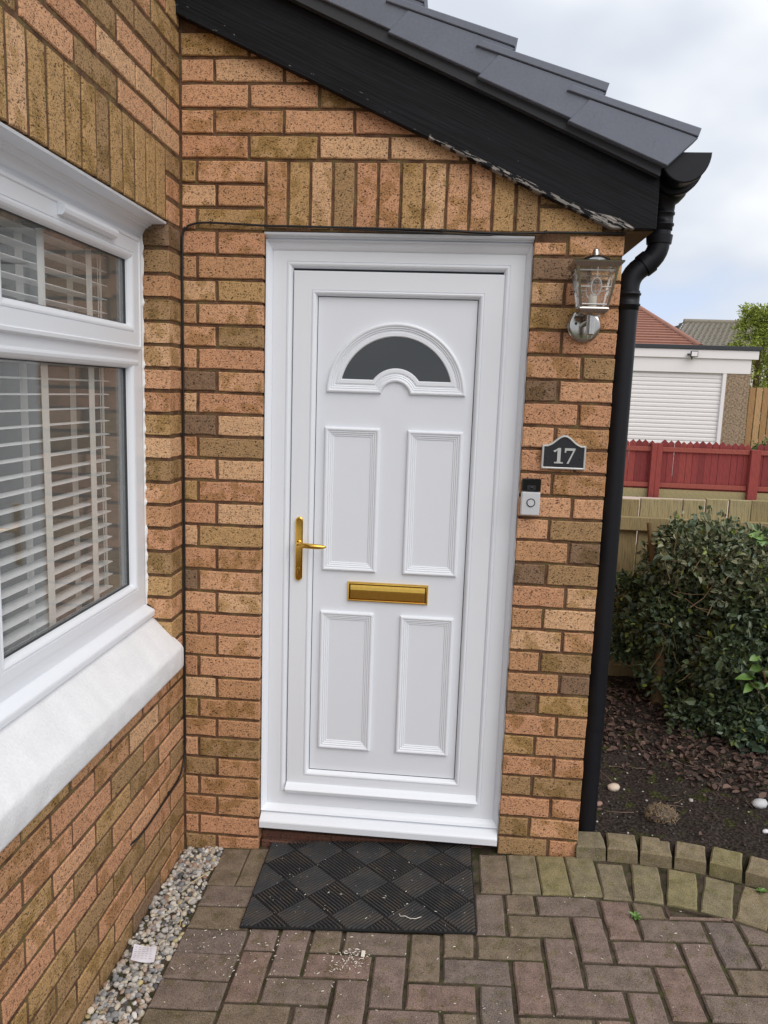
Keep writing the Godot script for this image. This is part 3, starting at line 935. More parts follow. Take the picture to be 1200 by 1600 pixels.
# ---------------------------------------------------------------- roof edge, gutter and pipe
func bargeboard_material() -> StandardMaterial3D:
	# black paint over timber: grain, cracks, and bare patches where it peels along the lower edge
	var W := 1024
	var H := 256
	var rng := RandomNumberGenerator.new()
	rng.seed = 23
	var n1 := noise(0.035, 71, 4)
	var n2 := noise(0.02, 72, 4)
	var cols := PackedByteArray()
	cols.resize(W * H * 3)
	var hts := PackedByteArray()
	hts.resize(W * H)
	for y in H:
		for x in W:
			var g := n1.get_noise_2d(x * 0.11, y * 2.6)
			var t := n2.get_noise_2d(x * 0.35, y * 1.1)
			var low := 1.0 - float(y) / H
			var u := float(x) / W
			var v := 0.082 + 0.04 * g + 0.02 * t
			var c := Color(v * 0.95, v, v * 1.2)
			var hgt := 0.6 + 0.35 * g
			var crack := n1.get_noise_2d(x * 0.09 + 300.0, y * 3.1 + 40.0)
			if crack > 0.40: c = c * 0.6; hgt -= 0.2
			# v runs up the board; bare wood only in a ragged strip on the lower edge
			var band := 0.045 + 0.085 * exp(-pow((u - 0.905) / 0.05, 2.0)) + 0.02 * exp(-pow((u - 0.72) / 0.10, 2.0))
			var peel := n2.get_noise_2d(x * 1.3 + 900.0, y * 5.0) + 0.35 * n1.get_noise_2d(x * 1.2, y * 9.0)
			var edge := float(y) / H
			if edge < band and u > 0.52 and peel > 0.05 - 0.25 * exp(-pow((u - 0.905) / 0.05, 2.0)): c = Color(0.74, 0.71, 0.68) * (0.8 + 0.4 * g); hgt -= 0.2
			elif edge < 0.34 and peel > 0.60 + edge * 0.9: c = Color(0.55, 0.55, 0.55); hgt -= 0.1
			var i := (H - 1 - y) * W + x
			cols[i * 3] = int(clampf(c.r, 0, 1) * 255); cols[i * 3 + 1] = int(clampf(c.g, 0, 1) * 255); cols[i * 3 + 2] = int(clampf(c.b, 0, 1) * 255)
			hts[i] = int(clampf(hgt, 0, 1) * 255)
	var m := plain(Color.WHITE, 0.6, 0.0, 0.3)
	m.albedo_texture = tex(Image.create_from_data(W, H, false, Image.FORMAT_RGB8, cols))
	m.heightmap_enabled = true
	m.heightmap_texture = tex(Image.create_from_data(W, H, false, Image.FORMAT_L8, hts))
	m.heightmap_scale = 0.1
	return m

func roof() -> void:
	var r := thing("porch_roof", "black porch roof edge with peeling bargeboard and grey verge caps", "roof")
	# bargeboard
	var poly := pv([0.0, 2.776, 1.355, 2.1680, 1.4887, 2.1660, 1.4875, 2.356, 1.40, 2.395, 0.0, 3.02])
	var bm := slab(poly, 0.028, 0.002, 0.0, true)
	var a := bm.surface_get_arrays(0)
	var uvs := PackedVector2Array()
	var dir := Vector2(1.355, -0.608).normalized()
	var up := Vector2(-dir.y, dir.x)
	for v in a[Mesh.ARRAY_VERTEX]:
		var q := Vector2(v.x, v.y) - Vector2(0.0, 2.776)
		uvs.append(Vector2(q.dot(dir) / 1.66, 1.0 - (q.dot(up) + 0.002) / 0.27))
	a[Mesh.ARRAY_TEX_UV] = uvs
	var am := ArrayMesh.new()
	am.add_surface_from_arrays(Mesh.PRIMITIVE_TRIANGLES, a)
	put(r, "bargeboard", am, bargeboard_material(), Vector3(0, 0, 0.034))
	# dark strip added as the shaded underside of the caps, and the soffit that runs back along the eaves
	put(r, "cap_underside_shade", slab(pv([0.0, 2.963, 1.480, 2.311, 1.480, 2.40, 0.0, 3.06]), 0.06, 0.0, 0.0, true), M.felt, Vector3(0, 0, 0.062))
	put(r, "soffit", slab(pv([1.395, 2.158, 1.4885, 2.1665, 1.4885, 2.178, 1.395, 2.170]), 3.0, 0.0, 0.0, true), M.bark, Vector3(0, 0, 0.005))
	put(r, "fascia", box_mesh(Vector3(1.470, 2.178, -3.0), Vector3(1.4880, 2.33, 0.004)), M.black_plastic)
	# interlocking caps, each overlapping the next one up
	for k in range(0, 6):
		var off := Vector3(-0.2700 * k, 0.1230 * k, 0.086 - 0.0045 * k)
		var cap := Node3D.new()
		cap.name = "verge_cap"
		r.add_child(cap, true)
		cap.position = off
		put(cap, "cap_face", slab(pv([1.1977, 2.4554, 1.4927, 2.3336, 1.5735, 2.4105, 1.5560, 2.4185, 1.2553, 2.5160]), 0.055, 0.0025, 0.0, true), M.cap)
		put(cap, "cap_top", slab(pv([1.1890, 2.5390, 1.5728, 2.4130, 1.5800, 2.4370, 1.2050, 2.5530]), 0.16, 0.0022, 0.0, true), M.cap, Vector3(0, 0, 0.0035))
	# the tiled slope behind the verge
	var sl := newst()
	for k in range(0, 7):
		var x1 := 1.57 - 0.27 * k
		var y1 := 2.425 + 0.123 * k
		add_slab(sl, pv([x1 - 0.36, y1 + 0.104, x1 - 0.36, y1 + 0.088, x1, y1 - 0.020, x1, y1]), 3.0, 0.0, 0.0, true, -0.09)
	put(r, "tiles", done(sl), M.tile)

func gutter() -> void:
	var g := thing("rain_gutter", "black half-round gutter end under the roof corner", "gutter", Vector3(1.551, 2.3795, 0))
	var st := newst(true)
	var n := 20
	for s in 2:
		var sc := 1.0 if s == 0 else 0.955
		for k in n:
			var a0 := PI + PI * k / n
			var a1 := PI + PI * (k + 1) / n
			var p0 := Vector3(0.0705 * sc * cos(a0), 0.083 * sc * sin(a0), 0)
			var p1 := Vector3(0.0705 * sc * cos(a1), 0.083 * sc * sin(a1), 0)
			if s == 0: quad(st, p0 + Vector3(0, 0, -3.0), p0 + Vector3(0, 0, 0.055), p1 + Vector3(0, 0, 0.055), p1 + Vector3(0, 0, -3.0)) 
			else: quad(st, p0 + Vector3(0, 0, 0.055), p0 + Vector3(0, 0, -3.0), p1 + Vector3(0, 0, -3.0), p1 + Vector3(0, 0, 0.055))
	put(g, "channel", done(st), M.black_plastic)
	var ce := PackedVector2Array()
	for k in n + 1:
		var a := PI + PI * k / n
		ce.append(Vector2(0.0735 * cos(a), 0.086 * sin(a)))
	put(g, "end_cap", slab(ce, 0.024, 0.003, 0.0, true), M.black_plastic, Vector3(0, 0, 0.062))
	# running outlet round the channel
	var ou := PackedVector2Array()
	for k in n + 1:
		var a := PI + PI * k / n
		ou.append(Vector2(0.082 * cos(a), -0.004 + 0.094 * sin(a)))
	put(g, "outlet", slab(ou, 0.15, 0.004, 0.0, true), M.black_plastic, Vector3(0, 0, -0.03))
	put(g, "outlet_funnel", lathe([Vector2(0.073, 0.0), Vector2(0.066, -0.022), Vector2(0.050, -0.040), Vector2(0.039, -0.048), Vector2(0.037, -0.075)]), M.black_plastic, Vector3(-0.016, -0.062, -0.108))

func pipe_path(z: float) -> Array:
	var pts := [Vector3(1.534, 2.262, z), Vector3(1.534, 2.170, z)]
	# two bends of the swan neck
	var c0 := Vector3(1.534, 2.150, z)
	for k in range(1, 6):
		var t := k / 5.0
		pts.append(Vector3(1.534, 2.155, z).lerp(Vector3(1.534, 2.118, z), t).lerp(Vector3(1.534, 2.118, z).lerp(Vector3(1.505, 2.094, z), t), t))
	for k in range(1, 6):
		var t := k / 5.0
		pts.append(Vector3(1.486, 2.078, z).lerp(Vector3(1.450, 2.054, z), t).lerp(Vector3(1.450, 2.054, z).lerp(Vector3(1.450, 2.010, z), t), t))
	return pts

func downpipe() -> void:
	var z := -0.108
	var x := 1.450
	var d := thing("downpipe", "black plastic rainwater pipe at the right corner of the house", "pipe")
	var swan := pipe_path(z)
	swan.append(Vector3(x, 1.95, z))
	put(d, "swan_neck", tube(swan, [0.0342], 20), M.black_plastic)
	var rings := func(py: float) -> ArrayMesh:
		return lathe([Vector2(0.034, 0.028), Vector2(0.0375, 0.027), Vector2(0.0375, 0.0215), Vector2(0.0412, 0.020), Vector2(0.0412, 0.014), Vector2(0.0375, 0.0125), Vector2(0.0375, -0.0125), Vector2(0.0412, -0.014), Vector2(0.0412, -0.020), Vector2(0.0375, -0.0215), Vector2(0.0375, -0.034), Vector2(0.034, -0.035)])
	put(d, "collar", rings.call(0.0), M.black_plastic, Vector3(1.534, 2.225, z))
	put(d, "collar", rings.call(0.0), M.black_plastic, Vector3(x, 1.975, z))
	put(d, "elbow_socket", tube([Vector3(1.534, 2.176, z), Vector3(1.534, 2.150, z)], [0.0412, 0.0385], 20), M.black_plastic)
	var n1 := Vector3(1.505, 2.094, z)
	var n2 := Vector3(1.486, 2.078, z)
	put(d, "elbow_socket", tube([n1.lerp(n2, -0.25), n1.lerp(n2, 0.9)], [0.0382], 20), M.black_plastic)
	put(d, "pipe", tube([Vector3(x, 1.953, z), Vector3(x, 1.90, z), Vector3(x, 0.52, z)], [0.0368, 0.0352, 0.0342], 24), M.black_plastic)
	put(d, "pipe_socket", tube([Vector3(x, 0.56, z), Vector3(x, 0.515, z), Vector3(x, 0.505, z), Vector3(x, 0.5, z)], [0.0352, 0.0356, 0.0356, 0.0345], 24), M.black_plastic)
	put(d, "pipe", tube([Vector3(x, 0.503, z), Vector3(x, 0.05, z)], [0.0342], 24), M.black_plastic)
	for y in [1.88, 0.54]:
		put(d, "bracket", bevel_box(Vector3(1.404, y - 0.012, z - 0.02), Vector3(x, y + 0.012, z + 0.02), 0.003), M.black_plastic)

# ---------------------------------------------------------------- small fittings on the wall
func wall_lamp() -> void:
	var l := thing("wall_lantern", "stainless steel carriage lantern with clear panes above the house number", "lamp", Vector3(1.303, 0, 0))
	var rose := put(l, "wall_plate", lathe([Vector2(0.0, 0.011), Vector2(0.040, 0.011), Vector2(0.0475, 0.0098), Vector2(0.0505, 0.0078), Vector2(0.0520, 0.0045), Vector2(0.0520, 0.0)], 40), M.steel, Vector3(-0.005, 1.8785, 0.002))
	rose.rotation.x = PI / 2
	for s in [-1.0, 1.0]:
		put(l, "screw", lathe([Vector2(0.0, 0.0035), Vector2(0.003, 0.003), Vector2(0.0045, 0.0)], 10), M.felt, Vector3(-0.005 + s * 0.0255, 1.884, 0.0125)).rotation.x = PI / 2
	put(l, "arm", tube([Vector3(-0.004, 1.885, 0.01), Vector3(-0.003, 1.885, 0.05), Vector3(-0.002, 1.885, 0.102)], [0.0095], 14), M.steel)
	put(l, "stem", lathe([Vector2(0.0, -0.036), Vector2(0.007, -0.036), Vector2(0.008, -0.026), Vector2(0.0125, -0.023), Vector2(0.0125, 0.036), Vector2(0.0, 0.036)], 20, false), M.steel, Vector3(-0.001, 1.869, 0.102))
	var zc := 0.102
	var yb := 1.9165
	var yt := 2.0365
	var hb := 0.0375
	var ht := 0.0575
	# bottom tray
	var tray := newst()
	var lv := [[1.9005, 0.028], [1.9045, 0.0345], [1.9115, 0.0405], [1.9175, 0.0425], [1.9215, 0.0405], [1.9215, 0.0]]
	for k in lv.size() - 1:
		var y0: float = lv[k][0]; var y1: float = lv[k + 1][0]; var a: float = lv[k][1]; var b: float = lv[k + 1][1]
		for e in 4:
			var q := Basis(Vector3.UP, PI / 2 * e)
			quad(tray, q * Vector3(-a, 0, a) + Vector3(0, y0, zc), q * Vector3(a, 0, a) + Vector3(0, y0, zc), q * Vector3(b, 0, b) + Vector3(0, y1, zc), q * Vector3(-b, 0, b) + Vector3(0, y1, zc))
	quad(tray, Vector3(-0.028, 1.9005, zc - 0.028), Vector3(0.028, 1.9005, zc - 0.028), Vector3(0.028, 1.9005, zc + 0.028), Vector3(-0.028, 1.9005, zc + 0.028))
	put(l, "base_tray", done(tray), M.steel)
	# four corner posts, panes and their thin glazing bars
	for e in 4:
		var q := Basis(Vector3.UP, PI / 2 * e)
		var p := newst()
		var at := func(u: float, t: float, o: float) -> Vector3:
			var h := lerpf(hb, ht, t)
			return q * Vector3(u * h, 0, h + o) + Vector3(0, lerpf(yb, yt, t), zc)
		add_tube(p, [at.call(1.0, 0.0, 0.0), at.call(1.0, 1.0, 0.0)], [0.0038, 0.0046], 4)
		put(l, "corner_post", done(p), M.steel)
		var pane := newst()
		quad(pane, at.call(-1.0, 0.0, -0.003), at.call(1.0, 0.0, -0.003), at.call(1.0, 1.0, -0.003), at.call(-1.0, 1.0, -0.003))
		var po := put(l, "pane", done(pane), M.lamp_glass)
		var bars := newst()
		for t in [0.11, 0.90]:
			add_tube(bars, [at.call(-0.92, t, -0.001), at.call(0.92, t, -0.001)], [0.0021], 5)
		add_tube(bars, [at.call(-0.92, 0.52, -0.001), at.call(-0.30, 0.52, -0.001)], [0.0018], 5)
		add_tube(bars, [at.call(0.30, 0.52, -0.001), at.call(0.92, 0.52, -0.001)], [0.0018], 5)
		add_tube(bars, [at.call(0.0, 0.72, -0.001), at.call(0.0, 0.98, -0.001)], [0.0018], 5)
		var oval := []
		for k in 25:
			var a := TAU * k / 24.0
			oval.append(at.call(0.30 * cos(a), 0.52 + 0.205 * sin(a), -0.001))
		add_tube(bars, oval, [0.0021], 5, false)
		put(po, "glazing_bar", done(bars), M.silver)
	# roof: flared brim, low dome and finial
	var rf := newst()
	var rv := [[2.0340, 0.0600], [2.0360, 0.0625], [2.0470, 0.0725], [2.0500, 0.0730], [2.0520, 0.0700]]
	for k in rv.size() - 1:
		var y0: float = rv[k][0]; var y1: float = rv[k + 1][0]; var a: float = rv[k][1]; var b: float = rv[k + 1][1]
		for e in 4:
			var q := Basis(Vector3.UP, PI / 2 * e)
			quad(rf, q * Vector3(-a, 0, a) + Vector3(0, y0, zc), q * Vector3(a, 0, a) + Vector3(0, y0, zc), q * Vector3(b, 0, b) + Vector3(0, y1, zc), q * Vector3(-b, 0, b) + Vector3(0, y1, zc))
	quad(rf, Vector3(-0.07, 2.052, zc + 0.07), Vector3(0.07, 2.052, zc + 0.07), Vector3(0.07, 2.052, zc - 0.07), Vector3(-0.07, 2.052, zc - 0.07))
	quad(rf, Vector3(-0.06, 2.034, zc - 0.06), Vector3(0.06, 2.034, zc - 0.06), Vector3(0.06, 2.034, zc + 0.06), Vector3(-0.06, 2.034, zc + 0.06))
	var cap := put(l, "lamp_roof", done(rf), M.steel)
	put(cap, "dome", lathe([Vector2(0.052, 0.0), Vector2(0.046, 0.011), Vector2(0.032, 0.019), Vector2(0.016, 0.0235), Vector2(0.0, 0.0245)], 28), M.steel, Vector3(0, 2.052, zc))
	put(cap, "finial", lathe([Vector2(0.011, 0.0), Vector2(0.011, 0.010), Vector2(0.0085, 0.014), Vector2(0.0085, 0.017), Vector2(0.006, 0.0205), Vector2(0.0, 0.022)], 18), M.steel, Vector3(0, 2.073, zc))
	# lampholder and bulb
	put(l, "lampholder", lathe([Vector2(0.0, 0.0), Vector2(0.0125, 0.0), Vector2(0.0125, 0.036), Vector2(0.010, 0.040), Vector2(0.0, 0.040)], 18), M.chip, Vector3(0, 1.922, zc))
	put(l, "bulb", lathe([Vector2(0.008, 0.0), Vector2(0.0095, 0.007), Vector2(0.017, 0.020), Vector2(0.0205, 0.032), Vector2(0.018, 0.045), Vector2(0.010, 0.052), Vector2(0.0, 0.054)], 22), M.lamp_glass, Vector3(0, 1.961, zc))

func number_plate() -> void:
	var p := thing("house_number_plate", "black arched house number plate reading 17 with silver rim", "sign", Vector3(1.2633, 1.4255, 0.002))
	var o := PackedVector2Array()
	var hw := 0.0698
	for v in [[-hw, 0.0], [hw, 0.0], [hw, 0.0775], [hw - 0.016, 0.0780]]: o.append(Vector2(v[0], v[1]))
	for k in 15:
		var t := k / 14.0
		var x := lerpf(hw - 0.022, -hw + 0.022, t)
		var s := 0.5 - 0.5 * cos(TAU * t)
		o.append(Vector2(x, 0.0805 + 0.0295 * pow(s, 0.72)))
	o.append(Vector2(-hw + 0.016, 0.0780)); o.append(Vector2(-hw, 0.0775))
	put(p, "plate", slab(inset(o, 0.003), 0.008, 0.0, 0.0, true), M.plate_black, Vector3(0, 0, 0.0075))
	put(p, "rim", outline_ring(o, [Vector2(0.0, -0.001), Vector2(0.0, 0.009), Vector2(0.0012, 0.0108), Vector2(0.0045, 0.0112), Vector2(0.0062, 0.0100), Vector2(0.0068, 0.0070)]), M.silver)
	var f := SystemFont.new()
	f.font_names = PackedStringArray(["Droid Serif"])
	f.font_weight = 700
	for k in 2:
		var t := TextMesh.new()
		t.font = f
		t.text = ["1", "7"][k]
		t.font_size = 64
		t.pixel_size = 0.00108
		t.depth = 0.0028
		put(p, "numeral", t, M.silver, Vector3([-0.0165, 0.0185][k], 0.0425, 0.0088))
	for s in [-1.0, 1.0]:
		put(p, "screw", lathe([Vector2(0.0, 0.002), Vector2(0.0022, 0.0018), Vector2(0.0032, 0.0)], 10), M.plate_black, Vector3(s * 0.052, 0.036, 0.0075)).rotation.x = PI / 2

func doorbell() -> void:
	var b := thing("video_doorbell", "silver and black video doorbell between door frame and number plate", "doorbell", Vector3(1.166, 1.2715, 0.001))
	var w := 0.0302
	put(b, "body", bevel_box(Vector3(-w, 0.0, 0.0), Vector3(w, 0.0775, 0.0225), 0.0035), M.bell_silver)
	put(b, "camera_housing", bevel_box(Vector3(-w, 0.0783, 0.0), Vector3(w, 0.1205, 0.0225), 0.0035), M.bell_black)
	var lens := put(b, "lens", bevel_box(Vector3(-0.0145, 0.083, 0.02), Vector3(0.0145, 0.099, 0.0238), 0.002), M.plate_black)
	put(lens, "eye", lathe([Vector2(0.0, 0.0024), Vector2(0.0035, 0.0016), Vector2(0.0045, 0.0)], 16), M.bell_black, Vector3(0, 0.091, 0.0236)).rotation.x = PI / 2
	put(b, "button", lathe([Vector2(0.0, 0.0012), Vector2(0.0105, 0.0012), Vector2(0.0112, 0.0004), Vector2(0.0114, -0.0005)], 32, false), M.bell_silver, Vector3(0.001, 0.0425, 0.0228)).rotation.x = PI / 2
	put(b, "button_rim", lathe([Vector2(0.0116, -0.0003), Vector2(0.0120, 0.0022), Vector2(0.0132, 0.0025), Vector2(0.0140, 0.0016), Vector2(0.0142, -0.0003)], 32, false), M.felt, Vector3(0.001, 0.0425, 0.0226)).rotation.x = PI / 2

func cable() -> void:
	var c := thing("black_cable", "thin black cable clipped over the door and down the corner", "cable")
	var pts := []
	var raw := [[1.4045, 2.157, 0.008], [1.30, 2.158, 0.0085], [1.18, 2.1575, 0.008], [1.10, 2.153, 0.009], [1.03, 2.151, 0.010], [0.95, 2.153, 0.009], [0.84, 2.158, 0.008], [0.70, 2.160, 0.008], [0.56, 2.161, 0.009], [0.42, 2.1625, 0.008], [0.28, 2.163, 0.008], [0.16, 2.168, 0.008], [0.10, 2.170, 0.008], [0.06, 2.1685, 0.008], [0.03, 2.160, 0.009], [0.013, 2.145, 0.009], [0.0085, 2.12, 0.0085], [0.008, 2.00, 0.009], [0.0085, 1.86, 0.010], [0.009, 1.70, 0.0095], [0.0085, 1.50, 0.0085], [0.0085, 1.30, 0.009], [0.009, 1.10, 0.009], [0.0085, 0.92, 0.010], [0.008, 0.80, 0.013], [0.0075, 0.60, 0.014], [0.0075, 0.46, 0.014], [0.0075, 0.37, 0.017], [0.0075, 0.325, 0.030], [0.007, 0.300, 0.055], [0.007, 0.291, 0.09], [0.007, 0.288, 0.17], [0.007, 0.283, 0.26], [0.007, 0.281, 0.36], [0.006, 0.285, 0.43], [0.001, 0.292, 0.476], [-0.02, 0.294, 0.484]]
	for q in raw: pts.append(Vector3(q[0], q[1], q[2]))
	put(c, "lead", tube(pts, [0.0036], 8), M.cable)
	# a second lead lies along part of the lintel
	var p2 := []
	for q in [[0.545, 2.158, 0.008], [0.66, 2.1535, 0.0075], [0.80, 2.150, 0.0075], [0.92, 2.146, 0.009], [0.99, 2.146, 0.009], [1.05, 2.152, 0.008]]: p2.append(Vector3(q[0], q[1], q[2]))
	put(c, "lead", tube(p2, [0.003], 8), M.cable)
	for q in [[0.102, 2.169, 0.006], [0.281, 2.162, 0.006], [0.545, 2.160, 0.006], [0.842, 2.1575, 0.006], [1.16, 2.157, 0.006], [0.018, 2.150, 0.006], [0.007, 1.79, 0.006], [0.007, 1.49, 0.006], [0.007, 1.11, 0.006], [0.007, 0.40, 0.012], [0.004, 0.288, 0.165]]:
		put(c, "clip", bevel_box(Vector3(q[0] - 0.004, q[1] - 0.004, q[2] - 0.004), Vector3(q[0] + 0.004, q[1] + 0.005, q[2] + 0.007), 0.0015), M.cable)

# ---------------------------------------------------------------- ground
func slope_node(called: String) -> Node3D:
	# own x, y lie in the paving: x along the wall, y away from the viewer; own z is up
	var s := structure(called, Vector3(0, -0.007, 0))
	var X := Vector3(1, SLOPE, 0).normalized()
	var Zv := Vector3(-SLOPE, 1, 0).normalized()
	s.basis = Basis(X, Vector3(0, 0, -1), Zv)
	return s

func paver(parent: Node, called: String, poly: PackedVector2Array, m: Material, lift: float, rng: RandomNumberGenerator, depth := 0.05, bevel := 0.005) -> void:
	if poly.size() < 3: return
	var c := Vector2.ZERO
	for v in poly: c += v
	c /= poly.size()
	var q := PackedVector2Array()
	for v in poly: q.append(v - c)
	var o := put(parent, called, slab(q, depth, bevel), m, Vector3(c.x, c.y, lift))
	o.rotation = Vector3(rng.randf_range(-0.008, 0.008), rng.randf_range(-0.008, 0.008), 0)

func chip_corners(poly: PackedVector2Array, rng: RandomNumberGenerator, j := 0.0016) -> PackedVector2Array:
	# uneven edges: extra points with a small wander
	var out := PackedVector2Array()
	var n := poly.size()
	for i in n:
		var a := poly[i]
		var b := poly[(i + 1) % n]
		out.append(a + Vector2(rng.randf_range(-j, j), rng.randf_range(-j, j)))
		var L := a.distance_to(b)
		if L > 0.06:
			var k := 2 if L < 0.13 else 4
			for t in range(1, k): out.append(a.lerp(b, float(t) / k) + Vector2(rng.randf_range(-j, j), rng.randf_range(-j, j)))
	return out

func rect(x0: float, z0: float, x1: float, z1: float) -> PackedVector2Array:
	return PackedVector2Array([Vector2(x0, -z1), Vector2(x1, -z1), Vector2(x1, -z0), Vector2(x0, -z0)])

const AC := Vector2(1.45, 1.135)

func arc(r: float, t: float) -> Vector2:
	# a point on the curved edging, in own x, y of the paving
	return Vector2(AC.x + r * sin(t), -(AC.y - r * cos(t)))

func ground() -> void:
	var g := structure("ground")
	var st := newst()
	var zs := [80.0, 3.2, -1.6, -4.0, -80.0]
	var ys := [-0.14, -0.14, -0.14, 0.08, 0.08]
	for k in zs.size() - 1:
		quad(st, Vector3(-80, ys[k], zs[k]), Vector3(80, ys[k], zs[k]), Vector3(80, ys[k + 1], zs[k + 1]), Vector3(-80, ys[k + 1], zs[k + 1]))
	put(g, "lawn", done(st), M.grass)
	var pth := structure("footpath")
	put(pth, "path_surface", box_mesh(Vector3(1.5, 0.05, -10.3), Vector3(14, 0.10, -6.0)), plain(c8(206, 186, 176), 0.95))
	var drive := slope_node("driveway")
	put(drive, "drive_surface", box_mesh(Vector3(-6.0, -9.0, -0.12), Vector3(9.0, -1.66, -0.004)), M.driveway)

func paving() -> void:
	var rng := RandomNumberGenerator.new()
	rng.seed = 31
	var p := slope_node("block_paving")
	put(p, "joint_sand", box_mesh(Vector3(-0.05, -1.7, -0.10), Vector3(2.6, 0.16, -0.0085)), M.joint)
	# the area left for the herringbone, inside its borders
	var region := PackedVector2Array([Vector2(0.3525, -0.2225), Vector2(0.3525, -1.66), Vector2(2.45, -1.66)])
	for k in range(0, 25): region.append(arc(0.899, lerpf(1.35, 0.0, k / 24.0)))
	region.append(Vector2(1.40, -0.2225))
	var u := 0.0984
	for row in range(-4, 14):
		for n in range(-4, 9):
			var xh := 0.942 - row * u + 4.0 * u * n
			var z := 0.517 + row * u
			for kind in 2:
				var r := rect(xh, z, xh + 2 * u, z + u) if kind == 0 else rect(xh + 2 * u, z, xh + 3 * u, z + 2 * u)
				var gap := 0.0050 + rng.randf_range(0.0, 0.0012)
				for cut in Geometry2D.intersect_polygons(r, region):
					if Geometry2D.is_polygon_clockwise(cut): cut.reverse()
					var area := 0.0
					for i in cut.size(): area += cut[i].cross(cut[(i + 1) % cut.size()]) * 0.5
					var around := 0.0
					for i in cut.size(): around += cut[i].distance_to(cut[(i + 1) % cut.size()])
					if area < 0.0016 or area / around < 0.007: continue
					var q := inset(cut, gap)
					paver(p, "paver", chip_corners(q, rng) if cut.size() <= 6 else q, M.paver[pick(rng, [3, 2.4, 2.4, 1.6, 1.6, 1.2])], rng.randf_range(-0.0022, 0.0016), rng)
	# stretchers along the gravel
	for k in 14:
		var z := 0.2225 + 0.1045 * k
		paver(p, "paver", chip_corners(rect(0.156, z + 0.003, 0.349, z + 0.1015), rng), M.paver[pick(rng, [1, 1, 2, 3, 1, 2])], rng.randf_range(-0.002, 0.002), rng)
	# blocks set square to the house wall
	var xs := [0.150, 0.2485, 0.347, 0.4455, 0.544, 0.6425, 0.741, 0.8395, 0.938, 1.066, 1.166, 1.2645, 1.363]
	for k in xs.size():
		var wdt := 0.0945
		paver(p, "paver", chip_corners(rect(xs[k], 0.006 + rng.randf_range(0, 0.006), xs[k] + wdt, 0.217), rng), M.paver[pick(rng, [1, 1, 2, 3, 1, 3])] if k < 10 else M.kerb[k % 4], rng.randf_range(-0.002, 0.002), rng)
	# the curved row, splayed with open joints
	for k in 11:
		var t := 0.0535 + 0.107 * k
		var hw := 0.0445 + rng.randf_range(-0.001, 0.001)
		var dirv := Vector2(sin(t), cos(t))
		var side := Vector2(cos(t), -sin(t))
		var a := arc(0.907, t)
		var b := arc(1.098 + rng.randf_range(-0.006, 0.004), t)
		var poly := PackedVector2Array([a - side * hw, a + side * hw, b + side * hw, b - side * hw])
		if Geometry2D.is_polygon_clockwise(poly): poly.reverse()
		paver(p, "paver", chip_corners(poly, rng, 0.002), M.kerb[rng.randi() % 4], rng.randf_range(-0.001, 0.003), rng)

func kerb() -> void:
	var rng := RandomNumberGenerator.new()
	rng.seed = 37
	var p := slope_node("kerb")
	for k in 12:
		var t := 0.0 + 0.0972 * k
		var hw := 0.0492 + rng.randf_range(-0.0012, 0.0012)
		if k == 0: t = 0.003
		var side := Vector2(cos(t), -sin(t))
		var a := arc(1.114 + rng.randf_range(-0.004, 0.004), t)
		var b := arc(1.213, t)
		var poly := PackedVector2Array([a - side * hw, a + side * hw, b + side * hw * 0.97, b - side * hw * 0.97])
		if Geometry2D.is_polygon_clockwise(poly): poly.reverse()
		paver(p, "kerb_stone", chip_corners(poly, rng, 0.0018), M.kerb[rng.randi() % 4], 0.044 + rng.randf_range(-0.004, 0.004), rng, 0.13, 0.0055)

func soil_height(x: float, z: float, n: FastNoiseLite) -> float:
	var r := Vector2(x - AC.x, z - AC.y).length()
	var y := gy(x) + 0.034 + 0.020 * n.get_noise_2d(x * 3.0, z * 3.0) + 0.012 * n.get_noise_2d(x * 11.0, z * 11.0) + 0.05 * smoothstep(0.4, 1.4, -z)
	if z > -0.75 and x < 3.2 and r < 1.185 and z < 1.2: y = gy(x) - 0.06
	return y

func flower_bed() -> FastNoiseLite:
	var n := noise(1.0, 91, 3)
	var s := structure("flower_bed")
	var st := newst(true)
	var NX := 90
	var NZ := 90
	var pts := []
	for i in NX + 1:
		var col := []
		for k in NZ + 1:
			var x := lerpf(1.36, 4.4, pow(float(i) / NX, 1.3))
			var z := lerpf(0.9, -2.2, float(k) / NZ)
			col.append(Vector3(x, soil_height(x, z, n), z))
		pts.append(col)
	for i in NX:
		for k in NZ: quad(st, pts[i][k], pts[i + 1][k], pts[i + 1][k + 1], pts[i][k + 1])
	put(s, "soil", done(st), M.soil)
	return n

func add_pebble(st: SurfaceTool, at: Vector3, r: Vector3, turn: Basis, col: Color, rng: RandomNumberGenerator) -> void:
	# an uneven ball: three rings and two ends
	var rings := []
	var nn := 7
	for i in 3:
		var v := -0.62 + 0.62 * i
		var row := []
		for k in nn:
			var a := TAU * (k + 0.5 * (i % 2)) / nn
			var s := sqrt(1.0 - v * v) * rng.randf_range(0.82, 1.12)
			row.append(at + turn * (Vector3(cos(a) * s, v * rng.randf_range(0.9, 1.1), sin(a) * s) * r))
		rings.append(row)
	var top := at + turn * (Vector3(0, 0.95, 0) * r)
	var bot := at - turn * (Vector3(0, 0.95, 0) * r)
	st.set_color(col)
	for i in 2:
		for k in nn:
			var j := (k + 1) % nn
			_q2(st, at, rings[i][k], rings[i][j], rings[i + 1][j], rings[i + 1][k])
	for k in nn:
		var j := (k + 1) % nn
		_t2(st, at, top, rings[2][k], rings[2][j])
		_t2(st, at, bot, rings[0][k], rings[0][j])

